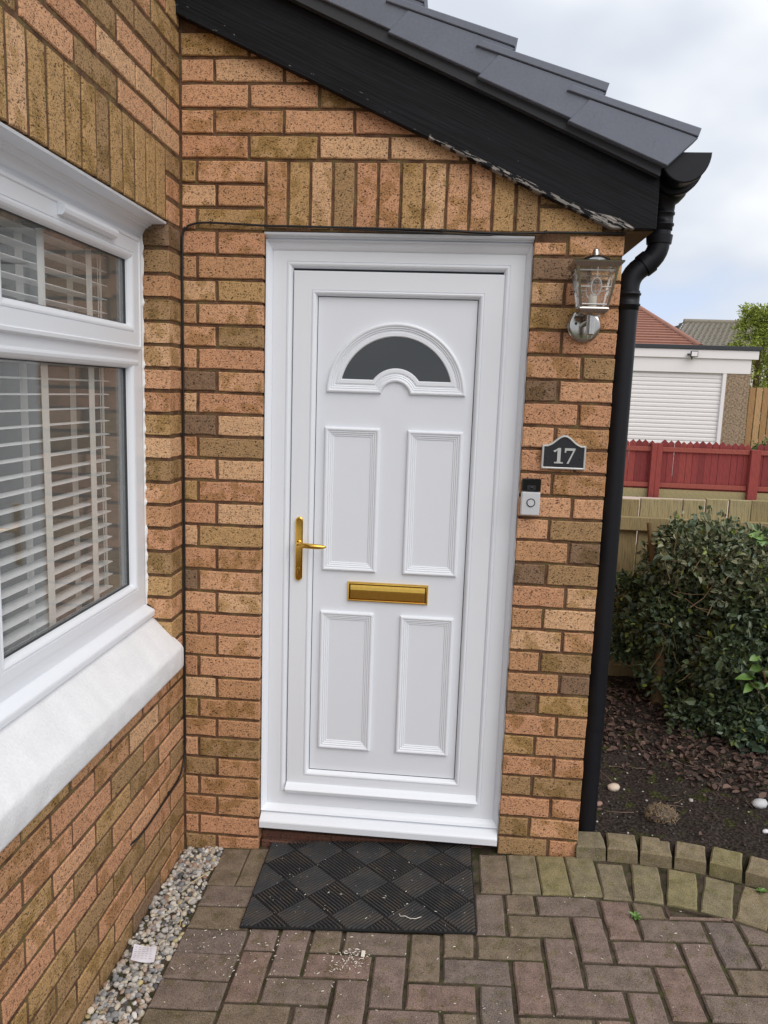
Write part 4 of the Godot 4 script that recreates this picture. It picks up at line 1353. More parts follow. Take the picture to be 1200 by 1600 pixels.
func gravel() -> void:
	var rng := RandomNumberGenerator.new()
	rng.seed = 43
	var bed := slope_node("gravel_bed")
	put(bed, "bed_soil", box_mesh(Vector3(-0.02, -1.7, -0.12), Vector3(0.158, 0.0, -0.022)), M.soil)
	var st := newst(true)
	var cols := [Color(0.50, 0.47, 0.43), Color(0.38, 0.36, 0.33), Color(0.55, 0.49, 0.39), Color(0.24, 0.24, 0.245), Color(0.44, 0.34, 0.27), Color(0.50, 0.42, 0.22), Color(0.10, 0.10, 0.105), Color(0.60, 0.58, 0.55), Color(0.30, 0.19, 0.13)]
	for i in 3600:
		var z := rng.randf_range(0.004, 1.55)
		var x := rng.randf_range(0.006, 0.150)
		var s := rng.randf_range(0.0045, 0.0098) * (1.25 if rng.randf() < 0.1 else 1.0)
		var layer := rng.randf()
		var y := gy(x) - 0.022 + 0.022 * layer
		st.set_smooth_group(i % 30 + 1 if i % 3 == 0 else -1)
		add_pebble(st, Vector3(x, y, z), Vector3(s * rng.randf_range(0.9, 1.5), s * rng.randf_range(0.6, 0.95), s * rng.randf_range(0.8, 1.15)), Basis.from_euler(Vector3(rng.randf_range(-0.6, 0.6), rng.randf() * TAU, rng.randf_range(-0.6, 0.6))), cols[pick(rng, [4, 4, 3.5, 3, 3, 0.8, 1.2, 2.2, 0.6])] * rng.randf_range(0.8, 1.15), rng)
	var o := put(self, "gravel", done(st), M.pebble)
	o.set_meta("kind", "stuff")
	o.set_meta("label", "pale pebbles filling the strip along the side wall")
	o.set_meta("category", "gravel")
	# small litter lying on it
	var l := thing("paper_label", "crumpled white printed label lying on the pale gravel", "label", Vector3(0.075, gy(0.075) + 0.010, 0.565))
	var ps := newst(true)
	var N := 6
	for i in N:
		for k in N:
			var f := func(a: int, b: int) -> Vector3:
				var u := a / float(N) - 0.5
				var v := b / float(N) - 0.5
				return Vector3(u * 0.070 + v * 0.016, 0.003 * sin(u * 5.0 + 1.0) * cos(v * 4.0) + 0.010 * u * u, v * 0.064)
			quad(ps, f.call(i, k + 1), f.call(i + 1, k + 1), f.call(i + 1, k), f.call(i, k))
	put(l, "sheet", done(ps), M.paper)
	var pr := newst()
	for k in 6:
		var v := -0.36 + 0.13 * k
		for i in 5:
			var u := -0.42 + 0.165 * i
			var y := 0.003 * sin(u * 5.0 + 1.0) * cos(v * 4.0) + 0.010 * u * u + 0.0009
			var w := rng.randf_range(0.06, 0.15)
			quad(pr, Vector3(u * 0.07 + v * 0.016, y, v * 0.064 + 0.0012), Vector3((u + w) * 0.07 + v * 0.016, y, v * 0.064 + 0.0012), Vector3((u + w) * 0.07 + v * 0.016, y, v * 0.064), Vector3(u * 0.07 + v * 0.016, y, v * 0.064))
	put(l, "print", done(pr), M.print)
	var tw := thing("pale_twig", "thin pale bent twig lying on the gravel by the corner", "twig", Vector3(0.11, gy(0.11) + 0.012, 0.22))
	put(tw, "stalk", tube([Vector3(0.035, 0.004, -0.045), Vector3(0.018, 0.006, -0.01), Vector3(-0.01, 0.004, 0.03), Vector3(-0.022, 0.002, 0.07)], [0.0015, 0.0017, 0.0016, 0.001], 6), M.straw)
	var tw2 := thing("pale_twig", "short pale stalk lying on gravel beside the printed label", "twig", Vector3(0.135, gy(0.135) + 0.012, 0.43))
	put(tw2, "stalk", tube([Vector3(-0.012, 0.002, -0.05), Vector3(0.0, 0.005, -0.01), Vector3(0.012, 0.002, 0.045)], [0.0013, 0.0014, 0.0008], 6), M.straw)

func door_mat() -> void:
	var m := thing("door_mat", "black ribbed rubber door mat with diamond pattern", "doormat", Vector3(0.681, gy(0.681) + 0.0022, 0.198))
	m.rotation = Vector3(0.0, 0.012, atan(SLOPE))
	var hw := 0.362
	var hd := 0.232
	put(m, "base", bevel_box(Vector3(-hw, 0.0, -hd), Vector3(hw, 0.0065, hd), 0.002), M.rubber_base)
	var s := 0.1225
	var outer := PackedVector2Array([Vector2(-hw + 0.004, -hd + 0.004), Vector2(hw - 0.004, -hd + 0.004), Vector2(hw - 0.004, hd - 0.004), Vector2(-hw + 0.004, hd - 0.004)])
	var e1 := Vector2(1, 1).normalized()
	var e2 := Vector2(-1, 1).normalized()
	var origin := Vector2(0.418 - 0.681, 0.112 - 0.198)
	for i in range(-6, 8):
		for k in range(-6, 8):
			var c := origin + e1 * s * i + e2 * s * k
			var st := newst()
			var any := false
			var nr := 11
			for t in nr:
				var v := -0.5 + (t + 0.5) / nr
				var along := e1 if (i + k) % 2 == 0 else e2
				var across := e2 if (i + k) % 2 == 0 else e1
				var h := s * 0.5 - 0.0028
				var mid := c + across * v * (s - 0.005)
				var wd := 0.0027
				var strip := PackedVector2Array([mid - along * h - across * wd, mid + along * h - across * wd, mid + along * h + across * wd, mid - along * h + across * wd])
				for cut in Geometry2D.intersect_polygons(strip, outer):
					if Geometry2D.is_polygon_clockwise(cut): cut.reverse()
					any = true
					var q := inset(cut, 0.0011)
					for a in cut.size():
						var b := (a + 1) % cut.size()
						_q2(st, Vector3(mid.x, 0.0, mid.y), Vector3(cut[a].x, 0.0060, cut[a].y), Vector3(cut[b].x, 0.0060, cut[b].y), Vector3(q[b].x, 0.0112, q[b].y), Vector3(q[a].x, 0.0112, q[a].y))
					for a in range(1, q.size() - 1):
						_t2(st, Vector3(mid.x, 0.0, mid.y), Vector3(q[0].x, 0.0112, q[0].y), Vector3(q[a].x, 0.0112, q[a].y), Vector3(q[a + 1].x, 0.0112, q[a + 1].y))
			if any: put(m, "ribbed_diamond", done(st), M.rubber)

func threshold() -> void:
	var t := thing("door_step", "dark red brick step in shadow under the door sill", "step")
	put(t, "step_block", bevel_box(Vector3(0.276, -0.1, -0.14), Vector3(1.128, 0.050, -0.040), 0.003), M.threshold)
	put(t, "step_nosing", bevel_box(Vector3(0.280, -0.1, -0.042), Vector3(1.126, 0.030, -0.012), 0.004), M.threshold)
	put(t, "sill_gap_shade", box_mesh(Vector3(0.276, 0.045, -0.14), Vector3(1.128, 0.0905, -0.055)), M.dark_hole)  # near-black block in the gap under the sill, its shade painted in

# ---------------------------------------------------------------- plants
func add_leaf(st: SurfaceTool, p: Vector3, d: Vector3, n: Vector3, len: float, wid: float, col: Color, fold := 0.25) -> void:
	var s := d.cross(n).normalized()
	n = s.cross(d).normalized()
	st.set_color(col)
	var tip := p + d * len - n * len * 0.12
	var m1 := p + d * len * 0.30
	var m2 := p + d * len * 0.68 - n * len * 0.05
	var l1 := m1 - s * wid * 0.46 + n * wid * fold
	var r1 := m1 + s * wid * 0.46 + n * wid * fold
	var l2 := m2 - s * wid * 0.42 + n * wid * fold
	var r2 := m2 + s * wid * 0.42 + n * wid * fold
	tri(st, p, r1, r2); tri(st, p, r2, tip); tri(st, p, tip, l2); tri(st, p, l2, l1)

func rand_dir(rng: RandomNumberGenerator) -> Vector3:
	var z := rng.randf_range(-1, 1)
	var a := rng.randf() * TAU
	var r := sqrt(1 - z * z)
	return Vector3(r * cos(a), z, r * sin(a))

func hedge(soil: FastNoiseLite) -> void:
	var rng := RandomNumberGenerator.new()
	rng.seed = 53
	var nz := noise(1.0, 77, 3)
	var h := thing("hedge_shrub", "dense dark green small-leaved hedge in the soil bed", "hedge")
	var st := newst()
	# lumpy clumps that make up the hedge: centre and reach
	var clumps := []
	for i in 80:
		var x := rng.randf_range(1.92, 3.5)
		var z := rng.randf_range(-1.32, -0.78)
		var y := rng.randf_range(0.26, 0.98)
		if x < 2.05: y = rng.randf_range(0.58, 0.95)
		if x < 2.12 and z > -1.05: z -= 0.25
		clumps.append([Vector3(x, y, z), rng.randf_range(0.10, 0.19)])
	for x in [2.0, 2.1, 2.2, 2.3, 2.42, 2.55, 2.7, 2.9, 3.1, 3.3]:
		for z in [-1.25, -1.05]:
			clumps.append([Vector3(x, rng.randf_range(0.92, 1.0), z + rng.randf_range(-0.06, 0.06)), rng.randf_range(0.10, 0.15)])
	for i in 16:
		clumps.append([Vector3(rng.randf_range(1.93, 2.2), rng.randf_range(0.80, 1.03), rng.randf_range(-1.32, -1.08)), rng.randf_range(0.07, 0.12)])
	for i in 26:
		clumps.append([Vector3(rng.randf_range(1.80, 2.08), rng.randf_range(0.24, 0.86), rng.randf_range(-1.42, -1.18)), rng.randf_range(0.06, 0.11)])
	for i in 22:
		clumps.append([Vector3(rng.randf_range(2.12, 2.6), rng.randf_range(0.40, 0.92), rng.randf_range(-0.95, -0.78)), rng.randf_range(0.09, 0.14)])
	for i in 14:
		clumps.append([Vector3(rng.randf_range(2.05, 2.9), rng.randf_range(0.16, 0.34), rng.randf_range(-1.02, -0.80)), rng.randf_range(0.10, 0.15)])
	for c in clumps:
		var n := int(3600 * c[1])
		for k in n:
			var dv := rand_dir(rng)
			var r: float = c[1] * pow(rng.randf(), 0.42) * (1.0 + 0.45 * nz.get_noise_3d(c[0].x * 5.0 + dv.x * 2.0, dv.y * 2.0, dv.z * 2.0))
			var p: Vector3 = c[0] + dv * r * Vector3(1.0, 0.9, 1.0)
			if p.y < gy(p.x) + 0.05: continue
			var d := (dv * 0.8 + rand_dir(rng) * 0.9 + Vector3(0, 0.25, 0.15)).normalized()
			var L := rng.randf_range(0.018, 0.037)
			if rng.randf() < 0.05: L *= 1.5
			var t := rng.randf()
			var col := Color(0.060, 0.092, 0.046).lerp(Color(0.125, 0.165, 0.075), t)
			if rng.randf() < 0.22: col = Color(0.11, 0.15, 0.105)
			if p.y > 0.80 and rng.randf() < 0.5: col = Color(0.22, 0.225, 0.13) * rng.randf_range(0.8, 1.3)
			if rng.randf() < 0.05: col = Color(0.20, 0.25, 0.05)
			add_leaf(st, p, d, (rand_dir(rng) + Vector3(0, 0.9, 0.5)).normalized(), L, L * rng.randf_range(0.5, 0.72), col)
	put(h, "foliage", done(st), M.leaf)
	# stems
	for q in [[1.985, -1.16, 0.030, 0.10, 0.9, -0.07], [2.10, -1.08, 0.026, 0.05, 0.85, 0.02], [2.08, -1.22, 0.020, -0.12, 0.8, 0.0], [2.45, -1.05, 0.024, 0.06, 0.8, 0.04], [2.75, -1.0, 0.024, -0.05, 0.8, 0.0], [3.05, -1.05, 0.024, 0.07, 0.8, 0.0]]:
		var y := soil_height(q[0], q[1], soil) - 0.03
		var pts := []
		for k in 7:
			var t := k / 6.0
			pts.append(Vector3(q[0] - q[3] * t + 0.02 * sin(t * 5.0 + q[0] * 9.0), y + q[4] * t, q[1] + q[5] * t + 0.015 * sin(t * 7.0)))
		put(h, "stem", tube(pts, [q[2] * 1.25, q[2], q[2] * 0.9, q[2] * 0.85, q[2] * 0.7, q[2] * 0.55, q[2] * 0.4], 9), M.bark)
	# twigs poking out of the top and sides
	var tw := newst()
	for i in 260:
		var x := rng.randf_range(1.85, 3.3)
		var p := Vector3(x, rng.randf_range(0.42, 1.02), rng.randf_range(-1.3, -0.72))
		var d := (rand_dir(rng) + Vector3(0, 0.5, 0.3)).normalized()
		var L := rng.randf_range(0.05, 0.16)
		var q := p + d * L * 0.5 + rand_dir(rng) * 0.012
		add_tube(tw, [p, q, q + (d + rand_dir(rng) * 0.4).normalized() * L * 0.5], [0.0024, 0.0018, 0.0008], 4, false)
	put(h, "twigs", done(tw), M.twig)

	# a low spreading plant with dull bluish leaves under the hedge
	var ivy := thing("ivy_plant", "low trailing ivy at the foot of the dark hedge", "ivy")
	var si := newst()
	for k in 1500:
		var x := 2.22 + absf(rng.randfn(0.0, 0.42))
		var z := -0.86 + rng.randfn(0.0, 0.09) + 0.06 * (x - 2.2)
		var p := Vector3(x, gy(x) + 0.03 + absf(rng.randfn(0.0, 0.07)), z)
		var L := rng.randf_range(0.025, 0.048)
		add_leaf(si, p, (rand_dir(rng) * Vector3(1, 0.35, 1) + Vector3(0, -0.1, 0.3)).normalized(), (Vector3(0, 1, 0.5) + rand_dir(rng) * 0.6).normalized(), L, L * 0.85, Color(0.055, 0.092, 0.060) * rng.randf_range(0.7, 1.4), 0.12)
	put(ivy, "foliage", done(si), M.leaf)

	# laurel with large glossy leaves at the right
	for q in [[2.255, 0.545, -0.70, "glossy light green laurel sprig growing through the hedge side"], [2.33, 1.04, -1.00, "glossy laurel sprig with dark twigs on top of the hedge"]]:
		var la := thing("laurel_sprig", q[3], "shrub", Vector3(q[0], 0, q[2]))
		var root := Vector3(0.10, gy(q[0] + 0.1), -0.12)
		var head := Vector3(0.0, q[1], 0.0)
		put(la, "stem", tube([root, root.lerp(head, 0.5) + Vector3(0.05, 0, -0.02), head], [0.012, 0.009, 0.005], 8), M.bark)
		for k in 16:
			var a := k * 2.4
			var p := head + Vector3(rng.randf_range(-0.06, 0.10), rng.randf_range(-0.09, 0.05), rng.randf_range(-0.06, 0.04))
			var d := Vector3(cos(a), rng.randf_range(-0.3, 0.4), sin(a) * 0.8 + 0.2).normalized()
			put(la, "leaf", laurel_leaf(p, d, (Vector3(0, 0.8, 0.6) + rand_dir(rng) * 0.4).normalized(), rng.randf_range(0.06, 0.105), Color(0.13, 0.23, 0.055) * rng.randf_range(0.75, 1.35)), M.big_leaf)

func laurel_leaf(p: Vector3, d: Vector3, n: Vector3, L: float, col: Color) -> ArrayMesh:
	var st := newst(true)
	var s := d.cross(n).normalized()
	n = s.cross(d).normalized()
	var rows := []
	for k in 7:
		var t := k / 6.0
		var w := L * 0.24 * sin(PI * pow(t, 0.85)) + 0.0004
		var c := p + d * L * t - n * L * 0.28 * t * t
		rows.append([c - s * w + n * w * 0.35, c, c + s * w + n * w * 0.35])
	st.set_color(col)
	for k in 6:
		for j in 2: quad(st, rows[k][j], rows[k][j + 1], rows[k + 1][j + 1], rows[k + 1][j])
	return done(st)

func litter(soil: FastNoiseLite) -> void:
	var rng := RandomNumberGenerator.new()
	rng.seed = 59
	var st := newst()
	for i in 4200:
		var x := rng.randf_range(1.47, 2.75)
		var z := -rng.randf_range(0.05, 1.42)
		var thick := smoothstep(-0.35, -0.75, z + 0.22 * sin(x * 5.0)) * (1.15 - 0.4 * absf(x - 1.75))
		if rng.randf() > thick + 0.012: continue
		var y := soil_height(x, z, soil) + rng.randf_range(0.001, 0.018)
		var L := rng.randf_range(0.014, 0.040)
		var d := Vector3(rng.randf_range(-1, 1), rng.randf_range(-0.2, 0.35), rng.randf_range(-1, 1)).normalized()
		var col := Color(0.085, 0.052, 0.042).lerp(Color(0.20, 0.125, 0.095), pow(rng.randf(), 2.0)) * rng.randf_range(0.6, 1.2)
		add_leaf(st, Vector3(x, y, z), d, (Vector3(0, 1, 0) + rand_dir(rng) * 0.7).normalized(), L, L * rng.randf_range(0.4, 0.7), col, rng.randf_range(-0.2, 0.45))
	var o := put(self, "leaf_litter", done(st), M.dead_leaf)
	o.set_meta("kind", "stuff")
	o.set_meta("label", "brown dead leaves covering the soil under the hedge")
	o.set_meta("category", "leaves")
	# stones, clods and a root clump on the soil
	var gs := newst(true)
	for i in 420:
		var x := rng.randf_range(1.48, 2.6)
		var z := rng.randf_range(-0.75, 0.02)
		if Vector2(x - AC.x, z - AC.y).length() < 1.22: continue
		var s := rng.randf_range(0.002, 0.006) * (1.8 if rng.randf() < 0.08 else 1.0)
		gs.set_smooth_group(i % 30 + 1)
		var pale := rng.randf() < 0.22
		add_pebble(gs, Vector3(x, soil_height(x, z, soil) + s * 0.3, z), Vector3(s * 1.2, s * 0.8, s), Basis(Vector3.UP, rng.randf() * TAU), (Color(0.42, 0.38, 0.34) if pale else Color(0.06, 0.05, 0.042)) * rng.randf_range(0.7, 1.3), rng)
	var go := put(self, "soil_crumbs", done(gs), M.pebble)
	go.set_meta("kind", "stuff")
	go.set_meta("label", "soil crumbs and small stones scattered over the bed")
	go.set_meta("category", "soil")
	for q in [[1.607, -0.395, 0.030, Color(0.66, 0.54, 0.42), "smooth pinkish stone lying on the soil near the downpipe"], [2.115, -0.27, 0.034, Color(0.55, 0.55, 0.56), "grey stone at the right of the soil bed"], [1.525, -0.265, 0.018, Color(0.34, 0.20, 0.17), "small red stone beside the foot of the downpipe"], [2.075, -0.105, 0.015, Color(0.75, 0.75, 0.76), "small white stone by the kerb at the right"]]:
		var s := thing("stone", q[4], "stone", Vector3(q[0], soil_height(q[0], q[1], soil) + q[2] * 0.3, q[1]))
		var ss := newst(true)
		add_pebble(ss, Vector3.ZERO, Vector3(q[2], q[2] * 0.55, q[2] * 0.72), Basis(Vector3.UP, 0.5), q[3], rng)
		put(s, "stone_body", done(ss), M.pebble)
	var cl := thing("root_clump", "dry fibrous root clump lying on the soil", "roots", Vector3(1.742, soil_height(1.742, -0.20, soil), -0.20))
	var cs := newst()
	for k in 1100:
		var a := rand_dir(rng)
		a.y = absf(a.y)
		var p := a * Vector3(0.062, 0.052, 0.052) * pow(rng.randf(), 0.35)
		var d := (rand_dir(rng) * 0.8 - a * 0.4 + Vector3(0, 0.1, 0)).normalized()
		add_tube(cs, [p, p + d * 0.008, p + d * 0.015 + rand_dir(rng) * 0.006], [0.0008, 0.0008, 0.0004], 3, false)
	put(cl, "root_fibres", done(cs), M.straw if false else plain(c8(150, 130, 104), 0.95))
	var cb := newst(true)
	add_pebble(cb, Vector3(0, 0.012, 0), Vector3(0.046, 0.034, 0.040), Basis.IDENTITY, Color(0.10, 0.078, 0.06), rng)
	put(cl, "root_core", done(cb), M.pebble)
	# thin dead twigs on the bed
	var tws := newst()
	for k in 24:
		var x := rng.randf_range(1.6, 2.4)
		var z := rng.randf_range(-0.75, -0.1)
		var p := Vector3(x, soil_height(x, z, soil) + 0.006, z)
		if Vector2(x - AC.x, z - AC.y).length() < 1.25: continue
		var d := Vector3(rng.randf_range(-1, 1), 0.05, rng.randf_range(-0.6, 0.6)).normalized() * rng.randf_range(0.04, 0.12)
		add_tube(tws, [p, p + d * 0.5 + rand_dir(rng) * 0.008, p + d], [0.0017, 0.0014, 0.0008], 4, false)
	var to := put(self, "dead_twigs", done(tws), plain(c8(116, 96, 82), 0.9))
	to.set_meta("kind", "stuff")
	to.set_meta("label", "thin dead twigs strewn over the soil bed")
	to.set_meta("category", "twigs")
	# two weeds in the joints
	for q in [[1.532, 0.318, 0.030, "small green weed growing in a joint of the block paving"], [1.955, 0.175, 0.026, "small weed at the right end of the kerb"]]:
		var w := thing("weed", q[3], "weed", Vector3(q[0], gy(q[0]) - 0.004, q[1]))
		for k in 11:
			var a := k * 2.4
			var ws := newst()
			add_leaf(ws, Vector3(0, 0.003, 0), Vector3(cos(a), rng.randf_range(0.15, 0.8), sin(a)).normalized(), Vector3.UP, q[2] * rng.randf_range(0.6, 1.0), q[2] * 0.34, Color(0.14, 0.25, 0.06) * rng.randf_range(0.8, 1.2), 0.2)
			put(w, "leaf", done(ws), M.leaf)
	# pale crumbs and a splash of white on the blocks
	var fl := newst()
	for k in 330:
		var x := rng.randf_range(0.17, 1.9)
		var z := rng.randf_range(0.23, 1.0)
		if rng.randf() < 0.4: x = rng.randf_range(0.17, 0.7); z = rng.randf_range(0.44, 0.66)
		if rng.randf() < 0.3: x = 0.675 + rng.randfn(0, 0.028); z = 0.545 + rng.randfn(0, 0.025)
		if Vector2(x - AC.x, z - AC.y).length() > 0.9 and x > 1.45: continue
		var mat := absf(x - 0.681) < 0.37 and absf(z - 0.198) < 0.24
		var p := Vector3(x, gy(x) + (0.0125 if mat else 0.0035), z)
		var s := rng.randf_range(0.0009, 0.0026)
		var a := rng.randf() * TAU
		var d := Vector3(cos(a), 0.0, sin(a)) * s * rng.randf_range(0.8, 2.2)
		var e := Vector3(-sin(a), 0.0, cos(a)) * s
		add_tube(fl, [p - d, p + e * 0.2 + Vector3(0, s * 0.4, 0), p + d], [s * 0.35, s * 0.55, s * 0.3], 4)
	for k in 90:
		var x := 0.681 + rng.randf_range(-0.34, 0.34)
		var z := 0.198 + rng.randf_range(-0.21, 0.21)
		var p := Vector3(x, gy(x) + 0.0128, z)
		var s := rng.randf_range(0.0008, 0.0018)
		add_tube(fl, [p, p + Vector3(s * 2, 0, s)], [s * 0.5, s * 0.4], 4)
	var fo := put(self, "debris_crumbs", done(fl), M.chip)
	fo.set_meta("kind", "stuff")
	fo.set_meta("label", "pale crumbs scattered over the paving and mat")
	fo.set_meta("category", "debris")
	var th := thing("white_thread", "short white curled thread lying on the door mat", "thread", Vector3(0.842, gy(0.842) + 0.0135, 0.373))
	put(th, "strand", tube([Vector3(-0.034, 0, -0.012), Vector3(-0.03, 0, -0.002), Vector3(-0.016, 0.001, -0.004), Vector3(0.0, 0, 0.004), Vector3(0.018, 0.001, 0.004), Vector3(0.034, 0, -0.008)], [0.0011], 6), M.chip)
	var ch := thing("wood_chip", "pale wood chip lying on the paving in front of mat", "chip", Vector3(0.714, gy(0.714) + 0.004, 0.524))
	put(ch, "chip_body", bevel_box(Vector3(-0.0055, -0.0015, -0.012), Vector3(0.0055, 0.0025, 0.012), 0.001), M.chip)

# ---------------------------------------------------------------- beyond the bed
func board(w: float, h: float, t: float, pointed := 0.0) -> ArrayMesh:
	var p := PackedVector2Array([Vector2(-w / 2, 0), Vector2(w / 2, 0), Vector2(w / 2, h - pointed)])
	if pointed > 0.0: p.append(Vector2(0, h))
	p.append(Vector2(-w / 2, h - pointed))
	return slab(p, t, minf(0.003, t * 0.3), 0.0, true)

func timber_fence() -> void:
	var rng := RandomNumberGenerator.new()
	rng.seed = 61
	var f := thing("timber_fence", "pale green-yellow timber board fence behind the hedge", "fence", Vector3(0, 0, -1.55))
	for k in 24:
		var x := 1.50 + 0.1135 * k
		var o := put(f, "board", board(0.1085, 1.055 + 0.03 * (x - 1.8) + rng.randf_range(-0.004, 0.004), 0.018), M.timber[rng.randi() % 3], Vector3(x, 0.09, 0))
		o.rotation.z = rng.randf_range(-0.006, 0.006)
	for y in [0.985, 0.185]:
		put(f, "rail", bevel_box(Vector3(1.42, y, 0.001), Vector3(4.2, y + 0.072, 0.040), 0.004), M.timber[1])
	for x in [1.60, 3.4]:
		put(f, "post", bevel_box(Vector3(x - 0.045, -0.1, -0.115), Vector3(x + 0.045, 1.12, -0.02), 0.004), M.timber[2])

func red_fence() -> void:
	var rng := RandomNumberGenerator.new()
	rng.seed = 67
	var f := thing("red_picket_fence", "weathered red stained picket fence in front of the garage", "fence", Vector3(0, 0, -10.5))
	var x := 3.0
	while x < 8.6:
		var w := rng.randf_range(0.092, 0.108)
		if absf(x - 4.29) > 0.055 and absf(x - 5.85) > 0.06:
			var h := 0.80 + rng.randf_range(-0.02, 0.02)
			var o := put(f, "picket", board(w, h, 0.02, 0.05), M.red_timber[rng.randi() % 4], Vector3(x, 0.225, 0.0))
			o.rotation.z = rng.randf_range(-0.004, 0.004)
		x += w + 0.0015
	for seg in [[2.9, 4.24], [4.34, 5.78], [5.92, 8.7]]:
		for y in [0.845, 0.255]:
			put(f, "rail", bevel_box(Vector3(seg[0], y, 0.002), Vector3(seg[1], y + 0.075, 0.045), 0.005), M.rail_timber)
	for q in [[4.25, 0.98], [4.335, 0.985], [5.86, 0.93]]:
		put(f, "post", bevel_box(Vector3(q[0] - (0.075 if q[0] > 5 else 0.042), 0.05, 0.0), Vector3(q[0] + (0.075 if q[0] > 5 else 0.042), q[1], 0.11), 0.006), M.red_timber[2])
	put(f, "gravel_board", box_mesh(Vector3(2.9, 0.06, -0.01), Vector3(8.7, 0.225, 0.02)), M.timber[0])

func garage() -> void:
	var g := thing("garage", "white roller-door garage with brown roughcast pier and flat roof", "garage", Vector3(0, 0, -14.5))
	put(g, "pier", box_mesh(Vector3(6.655, 0.0, -5.0), Vector3(7.150, 2.66, 0.0)), M.roughcast)
	put(g, "pier", box_mesh(Vector3(1.6, 0.0, -5.0), Vector3(2.2, 2.66, 0.0)), M.roughcast)
	put(g, "lintel", bevel_box(Vector3(1.6, 2.285, -0.2), Vector3(7.135, 2.60, 0.012), 0.004), M.white_paint)
	put(g, "fascia", bevel_box(Vector3(1.5, 2.585, -0.1), Vector3(7.255, 2.765, 0.055), 0.004), M.white_paint)
	put(g, "roof_edge", bevel_box(Vector3(1.45, 2.765, -5.1), Vector3(7.30, 2.85, 0.085), 0.008), M.felt)
	put(g, "jamb", bevel_box(Vector3(6.585, 0.0, -0.06), Vector3(6.66, 2.30, 0.006), 0.004), M.white_paint)
	var door := Node3D.new()
	door.name = "roller_door"
	g.add_child(door)
	put(door, "curtain", box_mesh(Vector3(2.2, 0.0, -0.09), Vector3(6.59, 2.30, -0.062)), M.white_paint)
	var slat := newst()
	var pr := [Vector2(0.0, -0.061), Vector2(0.004, -0.052), Vector2(0.02, -0.046), Vector2(0.06, -0.046), Vector2(0.079, -0.052), Vector2(0.083, -0.061)]
	for k in pr.size() - 1:
		quad(slat, Vector3(2.2, pr[k].x, pr[k].y), Vector3(6.588, pr[k].x, pr[k].y), Vector3(6.588, pr[k + 1].x, pr[k + 1].y), Vector3(2.2, pr[k + 1].x, pr[k + 1].y))
	var sm := done(slat)
	for k in 25: put(door, "slat", sm, M.white_paint, Vector3(0, 0.04 + 0.0885 * k, 0))
	var fl := thing("floodlight", "small floodlight fixed to the white garage fascia", "lamp", Vector3(5.885, 2.66, -14.44))
	put(fl, "housing", bevel_box(Vector3(-0.045, -0.06, 0.05), Vector3(0.105, 0.065, 0.10), 0.01), M.felt)
	put(fl, "lamp_glass", box_mesh(Vector3(-0.03, -0.045, 0.101), Vector3(0.09, 0.05, 0.104)), M.white_paint)
	put(fl, "bracket", tube([Vector3(0.0, -0.01, 0.0), Vector3(0.0, -0.10, 0.03), Vector3(0.0, -0.06, 0.06)], [0.012], 6), M.felt)
	put(fl, "sensor", bevel_box(Vector3(-0.10, -0.03, 0.02), Vector3(-0.05, 0.01, 0.06), 0.008), M.felt)

# a roof slope of overlapping courses between two eaves points and two ridge points
func courses(st: SurfaceTool, e0: Vector3, e1: Vector3, r0: Vector3, r1: Vector3, n: int, step: float, roll := 0.0) -> void:
	for k in n:
		var t0 := float(k) / n
		var t1 := float(k + 1) / n
		var a := e0.lerp(r0, t0); var b := e1.lerp(r1, t0); var c := e1.lerp(r1, t1); var d := e0.lerp(r0, t1)
		var nor := (b - a).cross(d - a).normalized() * step
		if roll <= 0.0:
			quad(st, a + nor, b + nor, c, d)
			quad(st, a, b, b + nor, a + nor)
		else:
			var m := int((b - a).length() / roll)
			for j in m:
				for s in 2:
					var u0 := (j + 0.5 * s) / m
					var u1 := (j + 0.5 * s + 0.5) / m
					var hi := nor * (1.0 if s == 0 else 0.25)
					quad(st, a.lerp(b, u0) + hi, a.lerp(b, u1) + hi, d.lerp(c, u1) + hi * 0.15, d.lerp(c, u0) + hi * 0.15)
					quad(st, a.lerp(b, u0), a.lerp(b, u1), a.lerp(b, u1) + hi, a.lerp(b, u0) + hi)

